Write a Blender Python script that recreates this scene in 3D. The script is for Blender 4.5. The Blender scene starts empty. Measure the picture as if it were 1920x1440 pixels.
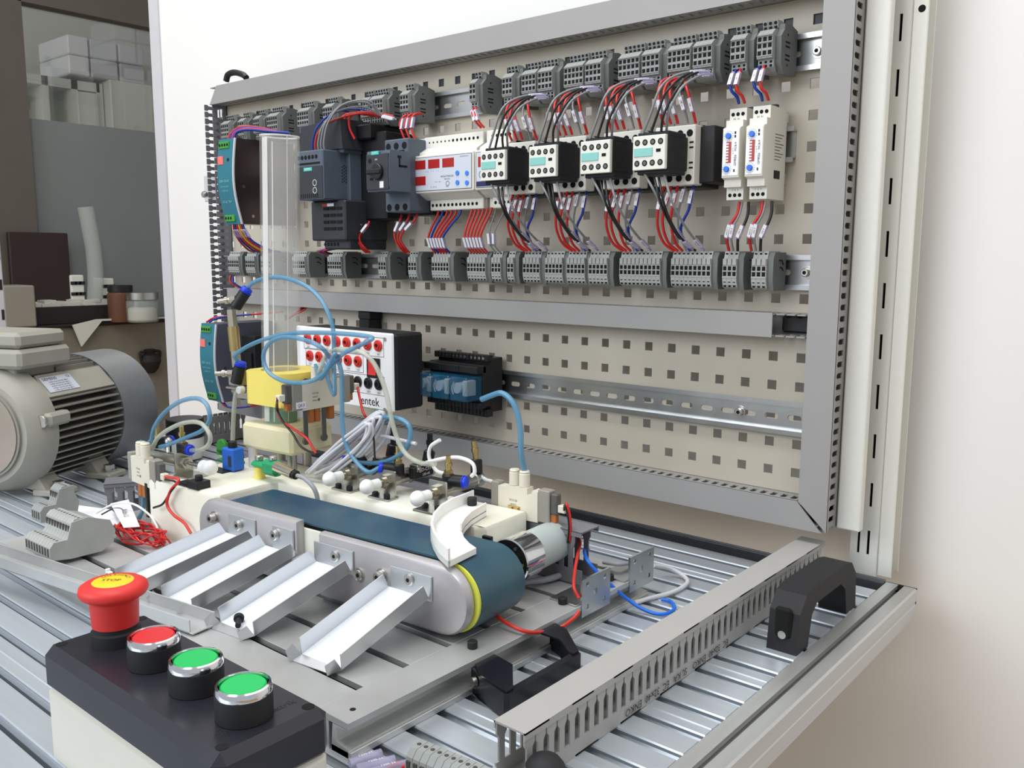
import bpy, bmesh, math, random
from mathutils import Vector, Matrix, Euler
random.seed(7)
S = bpy.context.scene
COL = S.collection
K = 0.001
# ------------------------------------------------ camera, world, lights, exposure
cam_d = bpy.data.cameras.new('camera'); cam = bpy.data.objects.new('camera', cam_d); COL.objects.link(cam)
cam_d.sensor_width = 36; cam_d.lens = 31.166; cam_d.clip_start = 0.02; cam_d.clip_end = 60
cam.location = (0.35308, -0.87639, 0.04258)
cam.rotation_euler = (1.4269, -0.0033, 0.7005)
S.camera = cam
S.view_settings.view_transform = 'Standard'; S.view_settings.look = 'None'
S.view_settings.exposure = 0.0; S.view_settings.gamma = 1.0
S.view_settings.use_curve_mapping = False
wd = bpy.data.worlds.new('world'); S.world = wd; wd.use_nodes = True
wd.node_tree.nodes['Background'].inputs[0].default_value = (0.90, 0.94, 1.0, 1)
wd.node_tree.nodes['Background'].inputs[1].default_value = 0.55
def area(name, loc, target, sx, sy, power, color):
    d = bpy.data.lights.new(name, 'AREA'); d.shape = 'RECTANGLE'; d.size = sx; d.size_y = sy; d.energy = power; d.color = color
    o = bpy.data.objects.new(name, d); COL.objects.link(o); o.location = loc
    o.rotation_euler = (Vector(target) - Vector(loc)).to_track_quat('-Z', 'Y').to_euler()
area('window_light', (-1.1, -3.0, 1.3), (-0.3, 0, 0), 2.4, 1.8, 62, (0.90, 0.95, 1.0))
area('ceiling_light', (0.5, -0.9, 2.1), (0.3, -0.2, -0.3), 1.8, 0.5, 26, (1.0, 0.99, 0.97))
area('ceiling_light', (-1.0, -0.6, 2.1), (-0.7, 0, -0.3), 1.8, 0.5, 22, (1.0, 0.99, 0.97))

# ------------------------------------------------ materials
def mat(name, c, rough=0.5, metal=0.0, noise=0.0, nscale=40, bump=0.0, trans=0.0, alpha=1.0, emit=0.0, ior=1.45, spec=0.5, c2=None, stretch=None, sss=0.0):
    m = bpy.data.materials.new(name); m.use_nodes = True
    nt = m.node_tree; p = nt.nodes['Principled BSDF']
    def lin(v): return tuple(((x/255)/12.92 if x/255 <= .04045 else ((x/255+.055)/1.055)**2.4) for x in v) + (1,)
    p.inputs['Base Color'].default_value = lin(c)
    p.inputs['Roughness'].default_value = rough; p.inputs['Metallic'].default_value = metal
    p.inputs['Transmission Weight'].default_value = trans; p.inputs['Alpha'].default_value = alpha
    p.inputs['IOR'].default_value = ior; p.inputs['Specular IOR Level'].default_value = spec
    if sss: p.inputs['Subsurface Weight'].default_value = sss; p.inputs['Subsurface Scale'].default_value = 0.01
    if emit: p.inputs['Emission Color'].default_value = lin(c); p.inputs['Emission Strength'].default_value = emit
    tc = nt.nodes.new('ShaderNodeTexCoord'); mp = nt.nodes.new('ShaderNodeMapping')
    nt.links.new(tc.outputs['Object'], mp.inputs[0])
    if stretch: mp.inputs['Scale'].default_value = stretch
    nz = nt.nodes.new('ShaderNodeTexNoise'); nz.inputs['Scale'].default_value = nscale; nz.inputs['Detail'].default_value = 4
    nt.links.new(mp.outputs[0], nz.inputs['Vector'])
    if noise or c2:
        mx = nt.nodes.new('ShaderNodeMix'); mx.data_type = 'RGBA'
        a = lin(c); b = lin(c2) if c2 else tuple(x*(1-noise) for x in a[:3]) + (1,)
        cr = nt.nodes.new('ShaderNodeMapRange'); cr.inputs[1].default_value = 0.38; cr.inputs[2].default_value = 0.66
        nt.links.new(nz.outputs[0], cr.inputs[0]); nt.links.new(cr.outputs[0], mx.inputs[0])
        mx.inputs[6].default_value = a; mx.inputs[7].default_value = b
        nt.links.new(mx.outputs[2], p.inputs['Base Color'])
    if bump:
        bp = nt.nodes.new('ShaderNodeBump'); bp.inputs['Strength'].default_value = bump; bp.inputs['Distance'].default_value = 0.0006
        nt.links.new(nz.outputs[0], bp.inputs['Height']); nt.links.new(bp.outputs[0], p.inputs['Normal'])
    return m
M = {}
def dm(k, *a, **kw): M[k] = mat(k, *a, **kw)
dm('wall', (233,231,228), .8, noise=.02, nscale=3, bump=.05)
dm('wall_trim', (200,199,203), .6, noise=.03)
dm('floor', (188,158,114), .45, noise=.15, nscale=6)
dm('brown_frame', (92,84,76), .5, noise=.06, nscale=8)
dm('film', (122,126,124), .85, noise=.08, nscale=2)
dm('far_wall', (205,203,194), .9, noise=.04)
dm('pane', (235,240,240), .05, trans=1.0, alpha=.25)
dm('panel', (196,188,173), .45, noise=.05, nscale=5, bump=.1, c2=(184,176,160))
dm('post', (226,226,218), .4, noise=.02, nscale=200, bump=.25)
dm('black_hole', (10,10,10), .9)
dm('duct', (150,148,146), .45, noise=.03, nscale=30)
dm('duct_lid', (156,154,152), .42, noise=.02, nscale=20)
dm('duct_warm', (166,164,160), .45, noise=.03, nscale=30)
dm('duct_dark', (118,117,122), .4, noise=.05, nscale=20)
dm('zinc', (198,200,200), .28, 1.0, noise=.15, nscale=25, bump=.05)
dm('alu', (208,210,212), .34, .85, noise=.05, nscale=9, bump=.03)
dm('alu_table', (206,213,220), .36, .6, noise=.06, nscale=10, stretch=(.5,14,14), bump=.03)
dm('alu_frame', (205,206,204), .40, .75, noise=.07, nscale=10, stretch=(14,.5,14))
dm('alu_bright', (225,228,232), .35, .6)
dm('alu_plate', (200,201,200), .40, .5, noise=.1, nscale=9, c2=(176,177,175), bump=.04)
dm('flange', (160,149,136), .25, noise=.12, nscale=20)
dm('alu_side', (184,181,183), .38, .45, noise=.10, nscale=22)
dm('groove', (84,87,90), .5, .5, noise=.2)
dm('film_white', (238,243,250), .35, .1, noise=.03, nscale=60)
dm('steel', (190,188,180), .3, 1.0, noise=.1)
dm('screw', (205,202,195), .25, 1.0)
dm('brass', (200,175,120), .28, 1.0, noise=.1)
dm('nickel', (200,192,175), .22, 1.0)
dm('chrome', (225,225,228), .08, 1.0)
dm('nylon', (232,231,219), .5, noise=.06, nscale=14, c2=(222,219,200), sss=.15)
dm('nylon_white', (240,240,236), .4, sss=.2)
dm('cream', (226,219,184), .45, noise=.05, nscale=16, c2=(218,210,170), sss=.15)
dm('yellow', (240,220,110), .42, noise=.03, sss=.1)
dm('belt', (26,62,88), .38, noise=.2, nscale=7, c2=(62,94,104), bump=.1)
dm('belt_yellow', (214,216,84), .4)
dm('tb', (148,151,149), .5, noise=.06, nscale=90)
dm('tb_dark', (104,108,107), .55, noise=.1, nscale=60)
dm('tb_light', (168,170,166), .5, noise=.06, nscale=90)
dm('black', (22,22,25), .45, noise=.1)
dm('black_matte', (30,30,33), .65, noise=.1, nscale=200, bump=.2)
dm('black_gloss', (20,22,28), .25, noise=.1)
dm('siemens', (84,95,108), .45, noise=.05, nscale=60)
dm('siemens_dark', (48,52,58), .5, noise=.05)
dm('teal', (64,190,180), .4)
dm('mint', (134,196,188), .4)
dm('white_plastic', (226,224,214), .42, noise=.02, nscale=50)
dm('white', (240,240,240), .5)
dm('display_red', (168,36,32), .25)
dm('panel_face', (202,207,218), .4)
dm('led_blue', (60,130,232), .3)
dm('navy', (36,36,88), .35)
dm('psu_teal', (42,116,132), .4, noise=.04)
dm('psu_metal', (96,84,84), .22, .8, noise=.1, nscale=20)
dm('psu_metal2', (92,94,108), .5, .3, noise=.05)
dm('conn_green', (64,150,58), .4)
dm('salmon', (236,120,112), .4)
dm('red_w', (196,36,34), .35, noise=.04)
dm('red_thin', (206,54,44), .35)
dm('blue_w', (22,52,150), .35)
dm('blue_bright', (30,110,220), .35)
dm('black_w', (26,24,24), .35)
dm('grey_w', (132,136,138), .35)
dm('white_w', (232,232,230), .4)
dm('yellow_w', (206,180,50), .4)
dm('cable_grey', (150,152,156), .4)
dm('cable_white', (208,208,212), .5)
dm('sleeve', (196,190,224), .15, alpha=.45, noise=.1)
dm('tag_white', (236,234,240), .5)
dm('ink', (28,28,34), .6)
dm('tube_blue', (92,152,186), .10, alpha=.68, ior=1.45, spec=.9)
dm('tube_clear', (196,200,182), .10, alpha=.55, ior=1.45, spec=.9)
dm('acrylic', (232,231,226), .05, alpha=.15, ior=1.45, spec=1.0, noise=.12, nscale=30, stretch=(1,1,.15))
dm('fit_blue', (26,62,216), .35)
dm('green', (34,150,98), .45, noise=.05)
dm('green_dark', (40,128,44), .45)
dm('push_green', (16,178,88), .38)
dm('push_red', (204,44,48), .38)
dm('estop_red', (214,48,44), .48, noise=.04, nscale=80)
dm('estop_yellow', (240,196,30), .45)
dm('box_black', (38,38,46), .32, noise=.12, nscale=12, bump=.1)
dm('box_ivory', (214,211,198), .4, noise=.02)
dm('blue_valve', (38,104,204), .45, noise=.08)
dm('orange', (176,104,48), .4, noise=.1)
dm('valve_beige', (222,216,198), .45, noise=.03)
dm('valve_grey', (150,147,138), .4, noise=.08)
dm('valve_dark', (92,92,88), .4, noise=.2, nscale=60)
dm('motor', (146,143,133), .5, .15, noise=.08, nscale=30, bump=.15)
dm('motor_light', (160,157,146), .5, noise=.06, nscale=30)
dm('motor_grey', (140,142,143), .4, .35, noise=.05, nscale=10)
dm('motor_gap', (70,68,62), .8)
dm('gearmotor', (176,186,184), .4, noise=.03)
dm('tube_whitish', (240,240,236), .25, alpha=.62, noise=.1, nscale=12)  # tube rim and the highlights painted down its wall
dm('relay_blue', (40,96,128), .1, alpha=.5)
dm('relay_gut', (225,235,240), .3, .1)
dm('paper', (238,238,242), .6)
dm('cabinet', (118,110,96), .55, noise=.06)
dm('beige_box', (140,134,122), .6)
dm('maroon', (44,26,26), .6)
dm('dark_box', (34,26,26), .7)
dm('cupboard', (216,218,206), .6)
dm('clear_plastic', (190,196,188), .15, alpha=.38)
dm('wood_brown', (96,62,44), .5)
dm('cloth', (200,198,186), .8)

# ------------------------------------------------ mesh building
_txt = {}
def text_geo(s):
    if s not in _txt:
        cu = bpy.data.curves.new('t', 'FONT'); cu.body = s; cu.resolution_u = 2; cu.align_x = 'CENTER'; cu.align_y = 'CENTER'
        o = bpy.data.objects.new('t', cu); me = bpy.data.meshes.new_from_object(o)
        _txt[s] = ([v.co.copy() for v in me.vertices], [tuple(p.vertices) for p in me.polygons])
        bpy.data.objects.remove(o); bpy.data.curves.remove(cu); bpy.data.meshes.remove(me)
    return _txt[s]
class B:
    def __init__(s, T=None): s.v = []; s.f = []; s.T = T or Matrix.Identity(4)
    def add(s, vs, fs):
        n = len(s.v); T = s.T
        s.v += [T @ Vector(p) for p in vs]; s.f += [tuple(i+n for i in f) for f in fs]; return s
    def box(s, a, b, c=0.0):
        x0, y0, z0 = [min(a[i], b[i]) for i in range(3)]; x1, y1, z1 = [max(a[i], b[i]) for i in range(3)]
        c = min(c, (x1-x0)*.45, (y1-y0)*.45, (z1-z0)*.45)
        if c <= 0:
            return s.add([(x, y, z) for x in (x0, x1) for y in (y0, y1) for z in (z0, z1)],
                  [(0,1,3,2), (4,6,7,5), (0,4,5,1), (2,3,7,6), (0,2,6,4), (1,5,7,3)])
        vs = []; ix = {}
        for i, x in enumerate((x0, x1)):
            for j, y in enumerate((y0, y1)):
                for k, z in enumerate((z0, z1)):
                    sx, sy, sz = (1-2*i), (1-2*j), (1-2*k)
                    for ax in range(3):
                        p = [x + sx*c*(ax != 0), y + sy*c*(ax != 1), z + sz*c*(ax != 2)]
                        ix[i, j, k, ax] = len(vs); vs.append(p)
        fs = []
        for i in (0, 1): fs.append((ix[i,0,0,0], ix[i,1,0,0], ix[i,1,1,0], ix[i,0,1,0]) if i else (ix[i,0,0,0], ix[i,0,1,0], ix[i,1,1,0], ix[i,1,0,0]))
        for j in (0, 1): fs.append((ix[0,j,0,1], ix[0,j,1,1], ix[1,j,1,1], ix[1,j,0,1]) if j else (ix[0,j,0,1], ix[1,j,0,1], ix[1,j,1,1], ix[0,j,1,1]))
        for k in (0, 1): fs.append((ix[0,0,k,2], ix[1,0,k,2], ix[1,1,k,2], ix[0,1,k,2]) if k else (ix[0,0,k,2], ix[0,1,k,2], ix[1,1,k,2], ix[1,0,k,2]))
        for i in (0, 1):
            for j in (0, 1): fs.append((ix[i,j,0,0], ix[i,j,0,1], ix[i,j,1,1], ix[i,j,1,0]) if (i+j) % 2 == 0 else (ix[i,j,0,0], ix[i,j,1,0], ix[i,j,1,1], ix[i,j,0,1]))
        for i in (0, 1):
            for k in (0, 1): fs.append((ix[i,0,k,0], ix[i,1,k,0], ix[i,1,k,2], ix[i,0,k,2]) if (i+k) % 2 == 0 else (ix[i,0,k,0], ix[i,0,k,2], ix[i,1,k,2], ix[i,1,k,0]))
        for j in (0, 1):
            for k in (0, 1): fs.append((ix[0,j,k,1], ix[0,j,k,2], ix[1,j,k,2], ix[1,j,k,1]) if (j+k) % 2 == 0 else (ix[0,j,k,1], ix[1,j,k,1], ix[1,j,k,2], ix[0,j,k,2]))
        for i in (0, 1):
            for j in (0, 1):
                for k in (0, 1):
                    t = (ix[i,j,k,0], ix[i,j,k,1], ix[i,j,k,2]); fs.append(t if (i+j+k) % 2 else t[::-1])
        return s.add(vs, fs)
    def prism(s, poly, ax, a, b):
        n = len(poly)
        def P(p, t): return {'x': (t, p[0], p[1]), 'y': (p[0], t, p[1]), 'z': (p[0], p[1], t)}[ax]
        return s.add([P(p, a) for p in poly] + [P(p, b) for p in poly],
              [tuple(range(n))[::-1], tuple(range(n, 2*n))] + [(i, (i+1) % n, n+(i+1) % n, n+i) for i in range(n)])
    def frame(s, d):
        d = Vector(d).normalized(); a = Vector((0, 0, 1)) if abs(d.z) < .9 else Vector((1, 0, 0))
        e = d.cross(a).normalized(); return d, e, d.cross(e)
    def lathe(s, prof, p, d, n=20):
        d, e, f = s.frame(d); p = Vector(p); vs = []; fs = []
        for r, h in prof:
            for i in range(n):
                t = 2*math.pi*i/n; vs.append(p + d*h + (e*math.cos(t) + f*math.sin(t))*max(r, 0.001))
        for k in range(len(prof)-1):
            for i in range(n): fs.append((k*n+i, k*n+(i+1) % n, (k+1)*n+(i+1) % n, (k+1)*n+i))
        fs.append(tuple(range(n))[::-1]); fs.append(tuple(range((len(prof)-1)*n, len(prof)*n)))
        return s.add(vs, fs)
    def cyl(s, a, b, r, r1=None, n=16, c=0.0):
        a = Vector(a); b = Vector(b); L = (b-a).length; r1 = r if r1 is None else r1
        pr = [(r, 0), (r1, L)] if not c else [(r-c, 0), (r, c), (r1, L-c), (r1-c, L)]
        return s.lathe(pr, a, b-a, n)
    def ring(s, p, d, r0, r1, h, n=24):   # hollow ring
        d, e, f = s.frame(d); p = Vector(p); vs = []; fs = []
        for r, z in ((r0, 0), (r1, 0), (r1, h), (r0, h)):
            for i in range(n):
                t = 2*math.pi*i/n; vs.append(p + d*z + (e*math.cos(t) + f*math.sin(t))*r)
        for k in range(4):
            for i in range(n): fs.append((k*n+i, k*n+(i+1) % n, ((k+1) % 4)*n+(i+1) % n, ((k+1) % 4)*n+i))
        return s.add(vs, fs)
    def sphere(s, c, r, n=14):
        m = n//2; prof = [(r*math.sin(math.pi*k/m), -r*math.cos(math.pi*k/m)) for k in range(m+1)]
        return s.lathe(prof, c, (0, 0, 1), n)
    def tube(s, pts, r, n=8, sub=5, cap=True):
        P = [Vector(p) for p in pts]; q = []
        if len(P) > 2 and sub > 1:
            for i in range(len(P)-1):
                p0 = P[i-1] if i else P[0]*2-P[1]; p3 = P[i+2] if i+2 < len(P) else P[-1]*2-P[-2]
                for k in range(sub):
                    t = k/sub; q.append(.5*((2*P[i]) + (P[i+1]-p0)*t + (2*p0-5*P[i]+4*P[i+1]-p3)*t*t + (-p0+3*P[i]-3*P[i+1]+p3)*t**3))
            q.append(P[-1])
        else: q = P
        d = (q[1]-q[0]).normalized(); _, e, f = s.frame(d); vs = []
        for i, p in enumerate(q):
            dn = (q[min(i+1, len(q)-1)] - q[max(i-1, 0)]).normalized()
            e = (e - dn*e.dot(dn)).normalized(); f = dn.cross(e)
            for k in range(n):
                t = 2*math.pi*k/n; vs.append(p + (e*math.cos(t) + f*math.sin(t))*r)
        fs = [(i*n+k, i*n+(k+1) % n, (i+1)*n+(k+1) % n, (i+1)*n+k) for i in range(len(q)-1) for k in range(n)]
        if cap: fs += [tuple(range(n))[::-1], tuple(range((len(q)-1)*n, len(q)*n))]
        return s.add(vs, fs)
    def text(s, t, size, X, Y, p):       # X: writing direction, Y: letter up, p: centre
        X = Vector(X).normalized(); Y = Vector(Y).normalized(); p = Vector(p); vs, fs = text_geo(t)
        return s.add([p + X*v.x*size + Y*v.y*size for v in vs], fs)
    def grid(s, xs, ys, hole, P, th):    # plate on a grid of lines with cells left out; P(x, y, depth)
        nx, ny = len(xs)-1, len(ys)-1
        full = [[not hole(i, j) for j in range(ny)] for i in range(nx)]
        idx = {}; vs = []; fs = []
        def V(i, j, d):
            if (i, j, d) not in idx: idx[i, j, d] = len(vs); vs.append(P(xs[i], ys[j], th if d else 0))
            return idx[i, j, d]
        for i in range(nx):
            for j in range(ny):
                if not full[i][j]: continue
                fs.append((V(i,j,0), V(i+1,j,0), V(i+1,j+1,0), V(i,j+1,0))); fs.append((V(i,j,1), V(i,j+1,1), V(i+1,j+1,1), V(i+1,j,1)))
                for di, dj, a, b in ((-1,0,(0,1),(0,0)), (1,0,(1,0),(1,1)), (0,-1,(0,0),(1,0)), (0,1,(1,1),(0,1))):
                    ii, jj = i+di, j+dj
                    if not (0 <= ii < nx and 0 <= jj < ny and full[ii][jj]):
                        fs.append((V(i+b[0],j+b[1],0), V(i+a[0],j+a[1],0), V(i+a[0],j+a[1],1), V(i+b[0],j+b[1],1)))
        return s.add(vs, fs)
W = {}
def tag(o, label=None, cat=None, group=None, kind=None):
    if label: o['label'] = label
    if cat: o['category'] = cat
    if group: o['group'] = group
    if kind: o['kind'] = kind
    return o
def thing(name, label, cat, loc=(0, 0, 0), rot=0.0, group=None, kind=None):
    o = bpy.data.objects.new(name, None); COL.objects.link(o); o.empty_display_size = .01
    o.location = Vector(loc)*K; o.rotation_euler = (0, 0, rot)
    W[o.name] = Matrix.Translation(Vector(loc)) @ Matrix.Rotation(rot, 4, 'Z')
    return tag(o, label, cat, group, kind)
def part(name, b, m, parent=None, label=None, kind=None, smooth=35):
    T = W[parent.name] if parent else None
    if T is None:
        xs = [p.x for p in b.v]; ys = [p.y for p in b.v]; zs = [p.z for p in b.v]
        T = Matrix.Translation(((min(xs)+max(xs))/2, (min(ys)+max(ys))/2, min(zs)))
    Ti = T.inverted()
    me = bpy.data.meshes.new(name); me.from_pydata([tuple((Ti @ p)*K) for p in b.v], [], b.f)
    bm = bmesh.new(); bm.from_mesh(me); bmesh.ops.recalc_face_normals(bm, faces=bm.faces); bm.to_mesh(me); bm.free()
    ms = m if isinstance(m, (list, tuple)) else [m]
    for x in ms: me.materials.append(M[x])
    me.polygons.foreach_set('use_smooth', [True]*len(me.polygons))
    me.set_sharp_from_angle(angle=math.radians(smooth))
    o = bpy.data.objects.new(name, me); COL.objects.link(o)
    if parent: o.parent = parent
    else: o.location = T.translation*K
    W[o.name] = T
    return tag(o, label, None, None, kind)
def solo(name, b, m, label, cat, group=None, kind=None, smooth=35):
    return tag(part(name, b, m, None, None, None, smooth), label, cat, group, kind)
def struct(name, b, m, parent=None): return tag(part(name, b, m, parent), kind='structure')
def dup(o, loc=None, rot=None, label=None, parent=None):
    c = o.copy(); COL.objects.link(c)
    if parent: c.parent = parent
    if loc is not None: c.location = Vector(loc)*K; W[c.name] = Matrix.Translation(Vector(loc)) @ Matrix.Rotation(rot if rot is not None else o.rotation_euler.z, 4, 'Z')
    if rot is not None: c.rotation_euler = (0, 0, rot)
    if label: c['label'] = label
    for ch in list(o.children): dup(ch, parent=c)
    return c
ORD = ['first', 'second', 'third', 'fourth', 'fifth', 'sixth', 'seventh', 'eighth', 'ninth', 'tenth', 'eleventh', 'twelfth']
# conveyor frame: u along the belt, v away from the camera
CA = math.radians(4.3)
CT = Matrix.Translation((-422, -417.5, 0)) @ Matrix.Rotation(CA, 4, 'Z')
def L(u, v, z): return tuple(CT @ Vector((u, v, z)))
def CB(): return B(CT)

# ------------------------------------------------ setting
struct('wall_back', B().box((-1387, 90, -1050), (3200, 220, 1900)), 'wall')
struct('trim_1', B().box((-1420, 86, -1050), (-1385, 224, 1900)), 'wall_trim')
struct('floor', B().box((-4200, -3500, -1070), (3200, 3200, -1050)), 'floor')
struct('ceiling', B().box((-4200, 226, 1900), (-1200, 3200, 1920)), 'far_wall')
struct('wall_left', B().box((-4200, -1200, -1050), (-4180, 3200, 1900)), 'far_wall')
struct('wall_far', B().box((-4200, 3180, -1050), (-1000, 3200, 1900)), 'far_wall')
w1 = thing('window_1', None, None, (-2600, 0, 0), kind='structure')
PXG = -2600
part('window_frame', B().box((-2630,-273.9,-700), (-2570,307.8,1500)), 'brown_frame', w1)
part('top_rail', B().prism([(297.8,791.4),(2900,791.4),(2900,926.4),(297.8,926.4)], 'x', -2630, -2570), 'brown_frame', w1)
part('pane', B().box((-2602,307.8,455.5), (-2598,2900,791.4)), 'pane', w1)
part('frosted_film', B().box((-2604,307.8,-700), (-2596,2900,455.5)), 'film', w1, 'grey frosted lower half of the glass')

# ------------------------------------------------ far room behind the partition
Xc = -2450
cb = thing('cabinet', 'olive beige low cabinet with a small dark vase ornament, beyond the white wall end', 'cabinet', (-2450.0, 238.7, -1050))
y0c, zc = 238.7, -171.3
part('body', B().box((-2950, y0c-300, -1050), (Xc, 2850, zc-8), 3), 'cabinet', cb)
part('worktop', B().box((-2960, y0c-310, zc-8), (Xc+12, 2860, zc), 2), 'dark_box', cb)
vx, vy, vz = (-2448.0,583.4,-313.1)
part('ornament', B().lathe([(12,-34),(24,-20),(34,6),(26,26),(14,32),(20,44),(12,46)], (Xc+6, vy, vz), (0,0,1), 14).tube([(Xc+8,vy+12,vz+38),(Xc+8,vy+34,vz+36),(Xc+8,vy+32,vz+12)], 4, 6).tube([(Xc+8,vy-12,vz+38),(Xc+8,vy-34,vz+36),(Xc+8,vy-32,vz+12)], 4, 6), 'dark_box', cb, 'small dark vase shaped ornament')
def onx(x, px0, py0, px1, py1): pass
solo('board', B().box((-2560, 210.8, zc), (-2540, 385.4, 108.0), 3), 'maroon', 'large dark maroon board standing on the low cabinet', 'board')
solo('small_cupboard', B().box((-2540, 139.5, zc), (-2420, 227.2, -49.0), 4), 'beige_box', 'beige box in front of the dark maroon board', 'box')
db = thing('parts_tray', 'long dark open box of small parts in front of the plastic tube', 'box', (-2480, 358.1, zc))
ya, yb, zt_ = 244.6, 472.2, -117.7
part('box_body', B().box((-2600, ya, zc), (-2470, yb, zt_), 2), 'dark_box', db)
bb = B()
for i in range(26):
    yy = ya + (yb-ya)*(i+.5)/26; bb.box((-2590+random.random()*60, yy-14, zt_), (-2500+random.random()*20, yy+14, zt_+8+random.random()*12))
part('small_parts', bb, 'cloth', db, kind='stuff')
tp = [(-2500.0,427.5,189.3),(-2500.0,436.3,120.2),(-2500.0,443.8,53.6),(-2500.0,445.2,-30.6),(-2500.0,438.5,-108.4)]
solo('bent_tube', B().tube(tp, 24, 14, 6), 'clear_plastic', 'tall slightly bent clear plastic tube standing on the low cabinet', 'tube')
for i, (a, b, c, d) in enumerate(((380.6, 422.2, zt_-20, -23.4), (480.5, 519.1, zt_-20, -35.4))):
    r = thing('perforated_block', ['pale perforated block left of the bent plastic tube', 'pale perforated block right of the bent plastic tube'][i], 'block', (-2530, a, c), group=None)
    part('body', B().box((-2640, a, zc), (-2530, b, d), 3), 'cupboard', r)
    hb = B()
    for j in range(3):
        for k in range(5):
            y = a+(b-a)*(j+.6)/3.2; z = d-25-k*34; hb.box((-2531, y-9, z-5), (-2527, y+9, z+5))
    part('holes', hb, 'dark_box', r, None, 'stuff')
jy, jz = 493.2, zc
j = thing('jar', 'brown filled jar with black lid on the low cabinet', 'jar', (-2440, jy, jz))
part('jar_body', B().lathe([(38,0),(40,6),(40,88),(34,96)], (-2440, jy, jz), (0,0,1), 20), 'wood_brown', j)
part('lid', B().cyl((-2440, jy, jz+96), (-2440, jy, jz+116), 38, n=20), 'black', j)
jy = 533.2
j = thing('jar', 'glass jar with grey metal lid and pale contents, rightmost on the low cabinet', 'jar', (-2380, jy, jz))
part('jar_body', B().lathe([(44,0),(48,6),(48,66),(44,72)], (-2380, jy, jz), (0,0,1), 20), 'clear_plastic', j)
part('contents', B().lathe([(40,4),(44,8),(43,42),(34,48)], (-2380, jy, jz), (0,0,1), 20), 'cloth', j)
part('lid', B().cyl((-2380, jy, jz+72), (-2380, jy, jz+94), 50, n=20), 'steel', j)
solo('cloth', B().prism([(334.1,zc-2),(357.0,zc-70),(424.8,zc+6),(639.2,zc+3),(639.2,zc+9),(408.7,zc+12)], 'x', -2437, -2430), 'cloth', 'pale cloth hanging over the cabinet edge', 'cloth')
# shelf unit and boxes seen above the film, behind the glass
sx = -3800
sh = thing('shelf_unit', 'white shelf unit with open compartments behind the glass partition', 'shelf', (sx, 819.7, -1050))
ysa, ysb, ysc, zs = 786.8, 1120.5, 1413.6, 813.1
bs = B(); bs.box((sx-300, ysa-300, zs-40), (sx, ysb, zs))
bs.box((sx-290, ysa-300, -1050), (sx-280, ysb, zs)); bs.box((sx-300, ysa-300, -300), (sx, ysb, -260))
for t in (-.2, 0.28, .66, 1.0):
    y = ysa+(ysb-ysa)*t; bs.box((sx-300, y-14, -1050), (sx, y+14, zs))
part('carcass', bs, 'cupboard', sh)
part('shelf_door', B().box((sx, ysa+(ysb-ysa)*.68, -1000), (sx+12, ysb-16, zs-48), 2), 'cupboard', sh)
part('knob', B().cyl((sx+12, ysb-60, zs-240), (sx+34, ysb-60, zs-240), 12, n=10), 'steel', sh)
solo('cupboard', B().box((sx-260, ysb+20, -1050), (sx+60, ysc+150, zs+16), 6), 'cupboard', 'closed white cupboard behind the glass partition, under the white boxes', 'cupboard')
for i, (a, b) in enumerate(((131,172), (173,235), (236,272))):
    for k in range(2):
        ya = [971.4, 1070.9, 1201.9][i]
        yb = [1062.5, 1193.3, 1320.8][i]
        solo('paper_stack', B().box((-4060, ya, zs+17+k*85), (-3760, yb, zs+17+k*85+82), 5), 'white' if i == 0 else 'wall_trim',
             '%s %s stack of wrapped paper on the cupboard behind the glass' % (['upper', 'lower'][1-k], ['leftmost white', 'middle grey', 'rightmost grey'][i]), 'paper', 'wrapped paper stacks on the cupboard')
sp = thing('slotted_upright', 'pale slotted metal upright at the far left edge', 'upright', (-1900, -57.6, -1050))
part('post', B().box((-1930, -78.2, -1050), (-1900, -48.4, 196.2), 2), 'wall_trim', sp)
hb = B()
for k in range(8): 
    z = -98.6+k*70; hb.box((-1900, -57.6, z-12), (-1899, -51.8, z+12))
part('slots', hb, 'dark_box', sp)

# ------------------------------------------------ table top of grooved aluminium profile
ZT = -282
tb = thing('work_table', 'aluminium slotted profile table top under the whole training station', 'table', (-500, -500, ZT-30))
XL, XR = -1150, 90
k = 0; yy = -216.0+30*7
while yy > -1000:
    y1 = yy; y0 = yy-22.5
    b = B().prism([(y0,ZT-24),(y1,ZT-24),(y1,ZT-8),(y1-2.5,ZT-5),(y1-.2,ZT-1.2),(y1-1,ZT),(y0+1,ZT),(y0+.2,ZT-1.2),(y0+2.5,ZT-5),(y0,ZT-8)], 'x', XL, XR)
    n = round((-216-yy)/30)
    if n % 3 == 1:      # joint between two extrusions, a fine raised bead
        b.prism([(y0+9.6,ZT),(y0+10.2,ZT+.7),(y0+11.2,ZT+.7),(y0+11.8,ZT)], 'x', XL, XR)
    part('slat', b, 'alu_table', tb); yy -= 30
part('groove_floor', B().box((XL, -1000, ZT-26), (XR, 20, ZT-20)), 'groove', tb)
def slot_profile(x0, x1, y0, y1, zt, zb, axis='y'):
    w = x1-x0; m = (x0+x1)/2
    poly = [(x0,zb),(x1,zb),(x1,(zb+zt)/2-2),(x1-.8,(zb+zt)/2-1),(x1-.8,(zb+zt)/2+1),(x1,(zb+zt)/2+2),(x1,zt-1.5),(x1-1.5,zt),(m+2.8,zt),(m+2.8,zt-4),(m+6,zt-8),(m-6,zt-8),(m-2.8,zt-4),(m-2.8,zt),(x0+.8,zt),(x0,zt-.8)]
    return B().prism(poly, 'y', y0, y1)
part('edge_profile', slot_profile(90, 120, -1000, 22.5, ZT, ZT-29), 'alu_frame', tb, 'right edge profile with a groove along its top')
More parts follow.
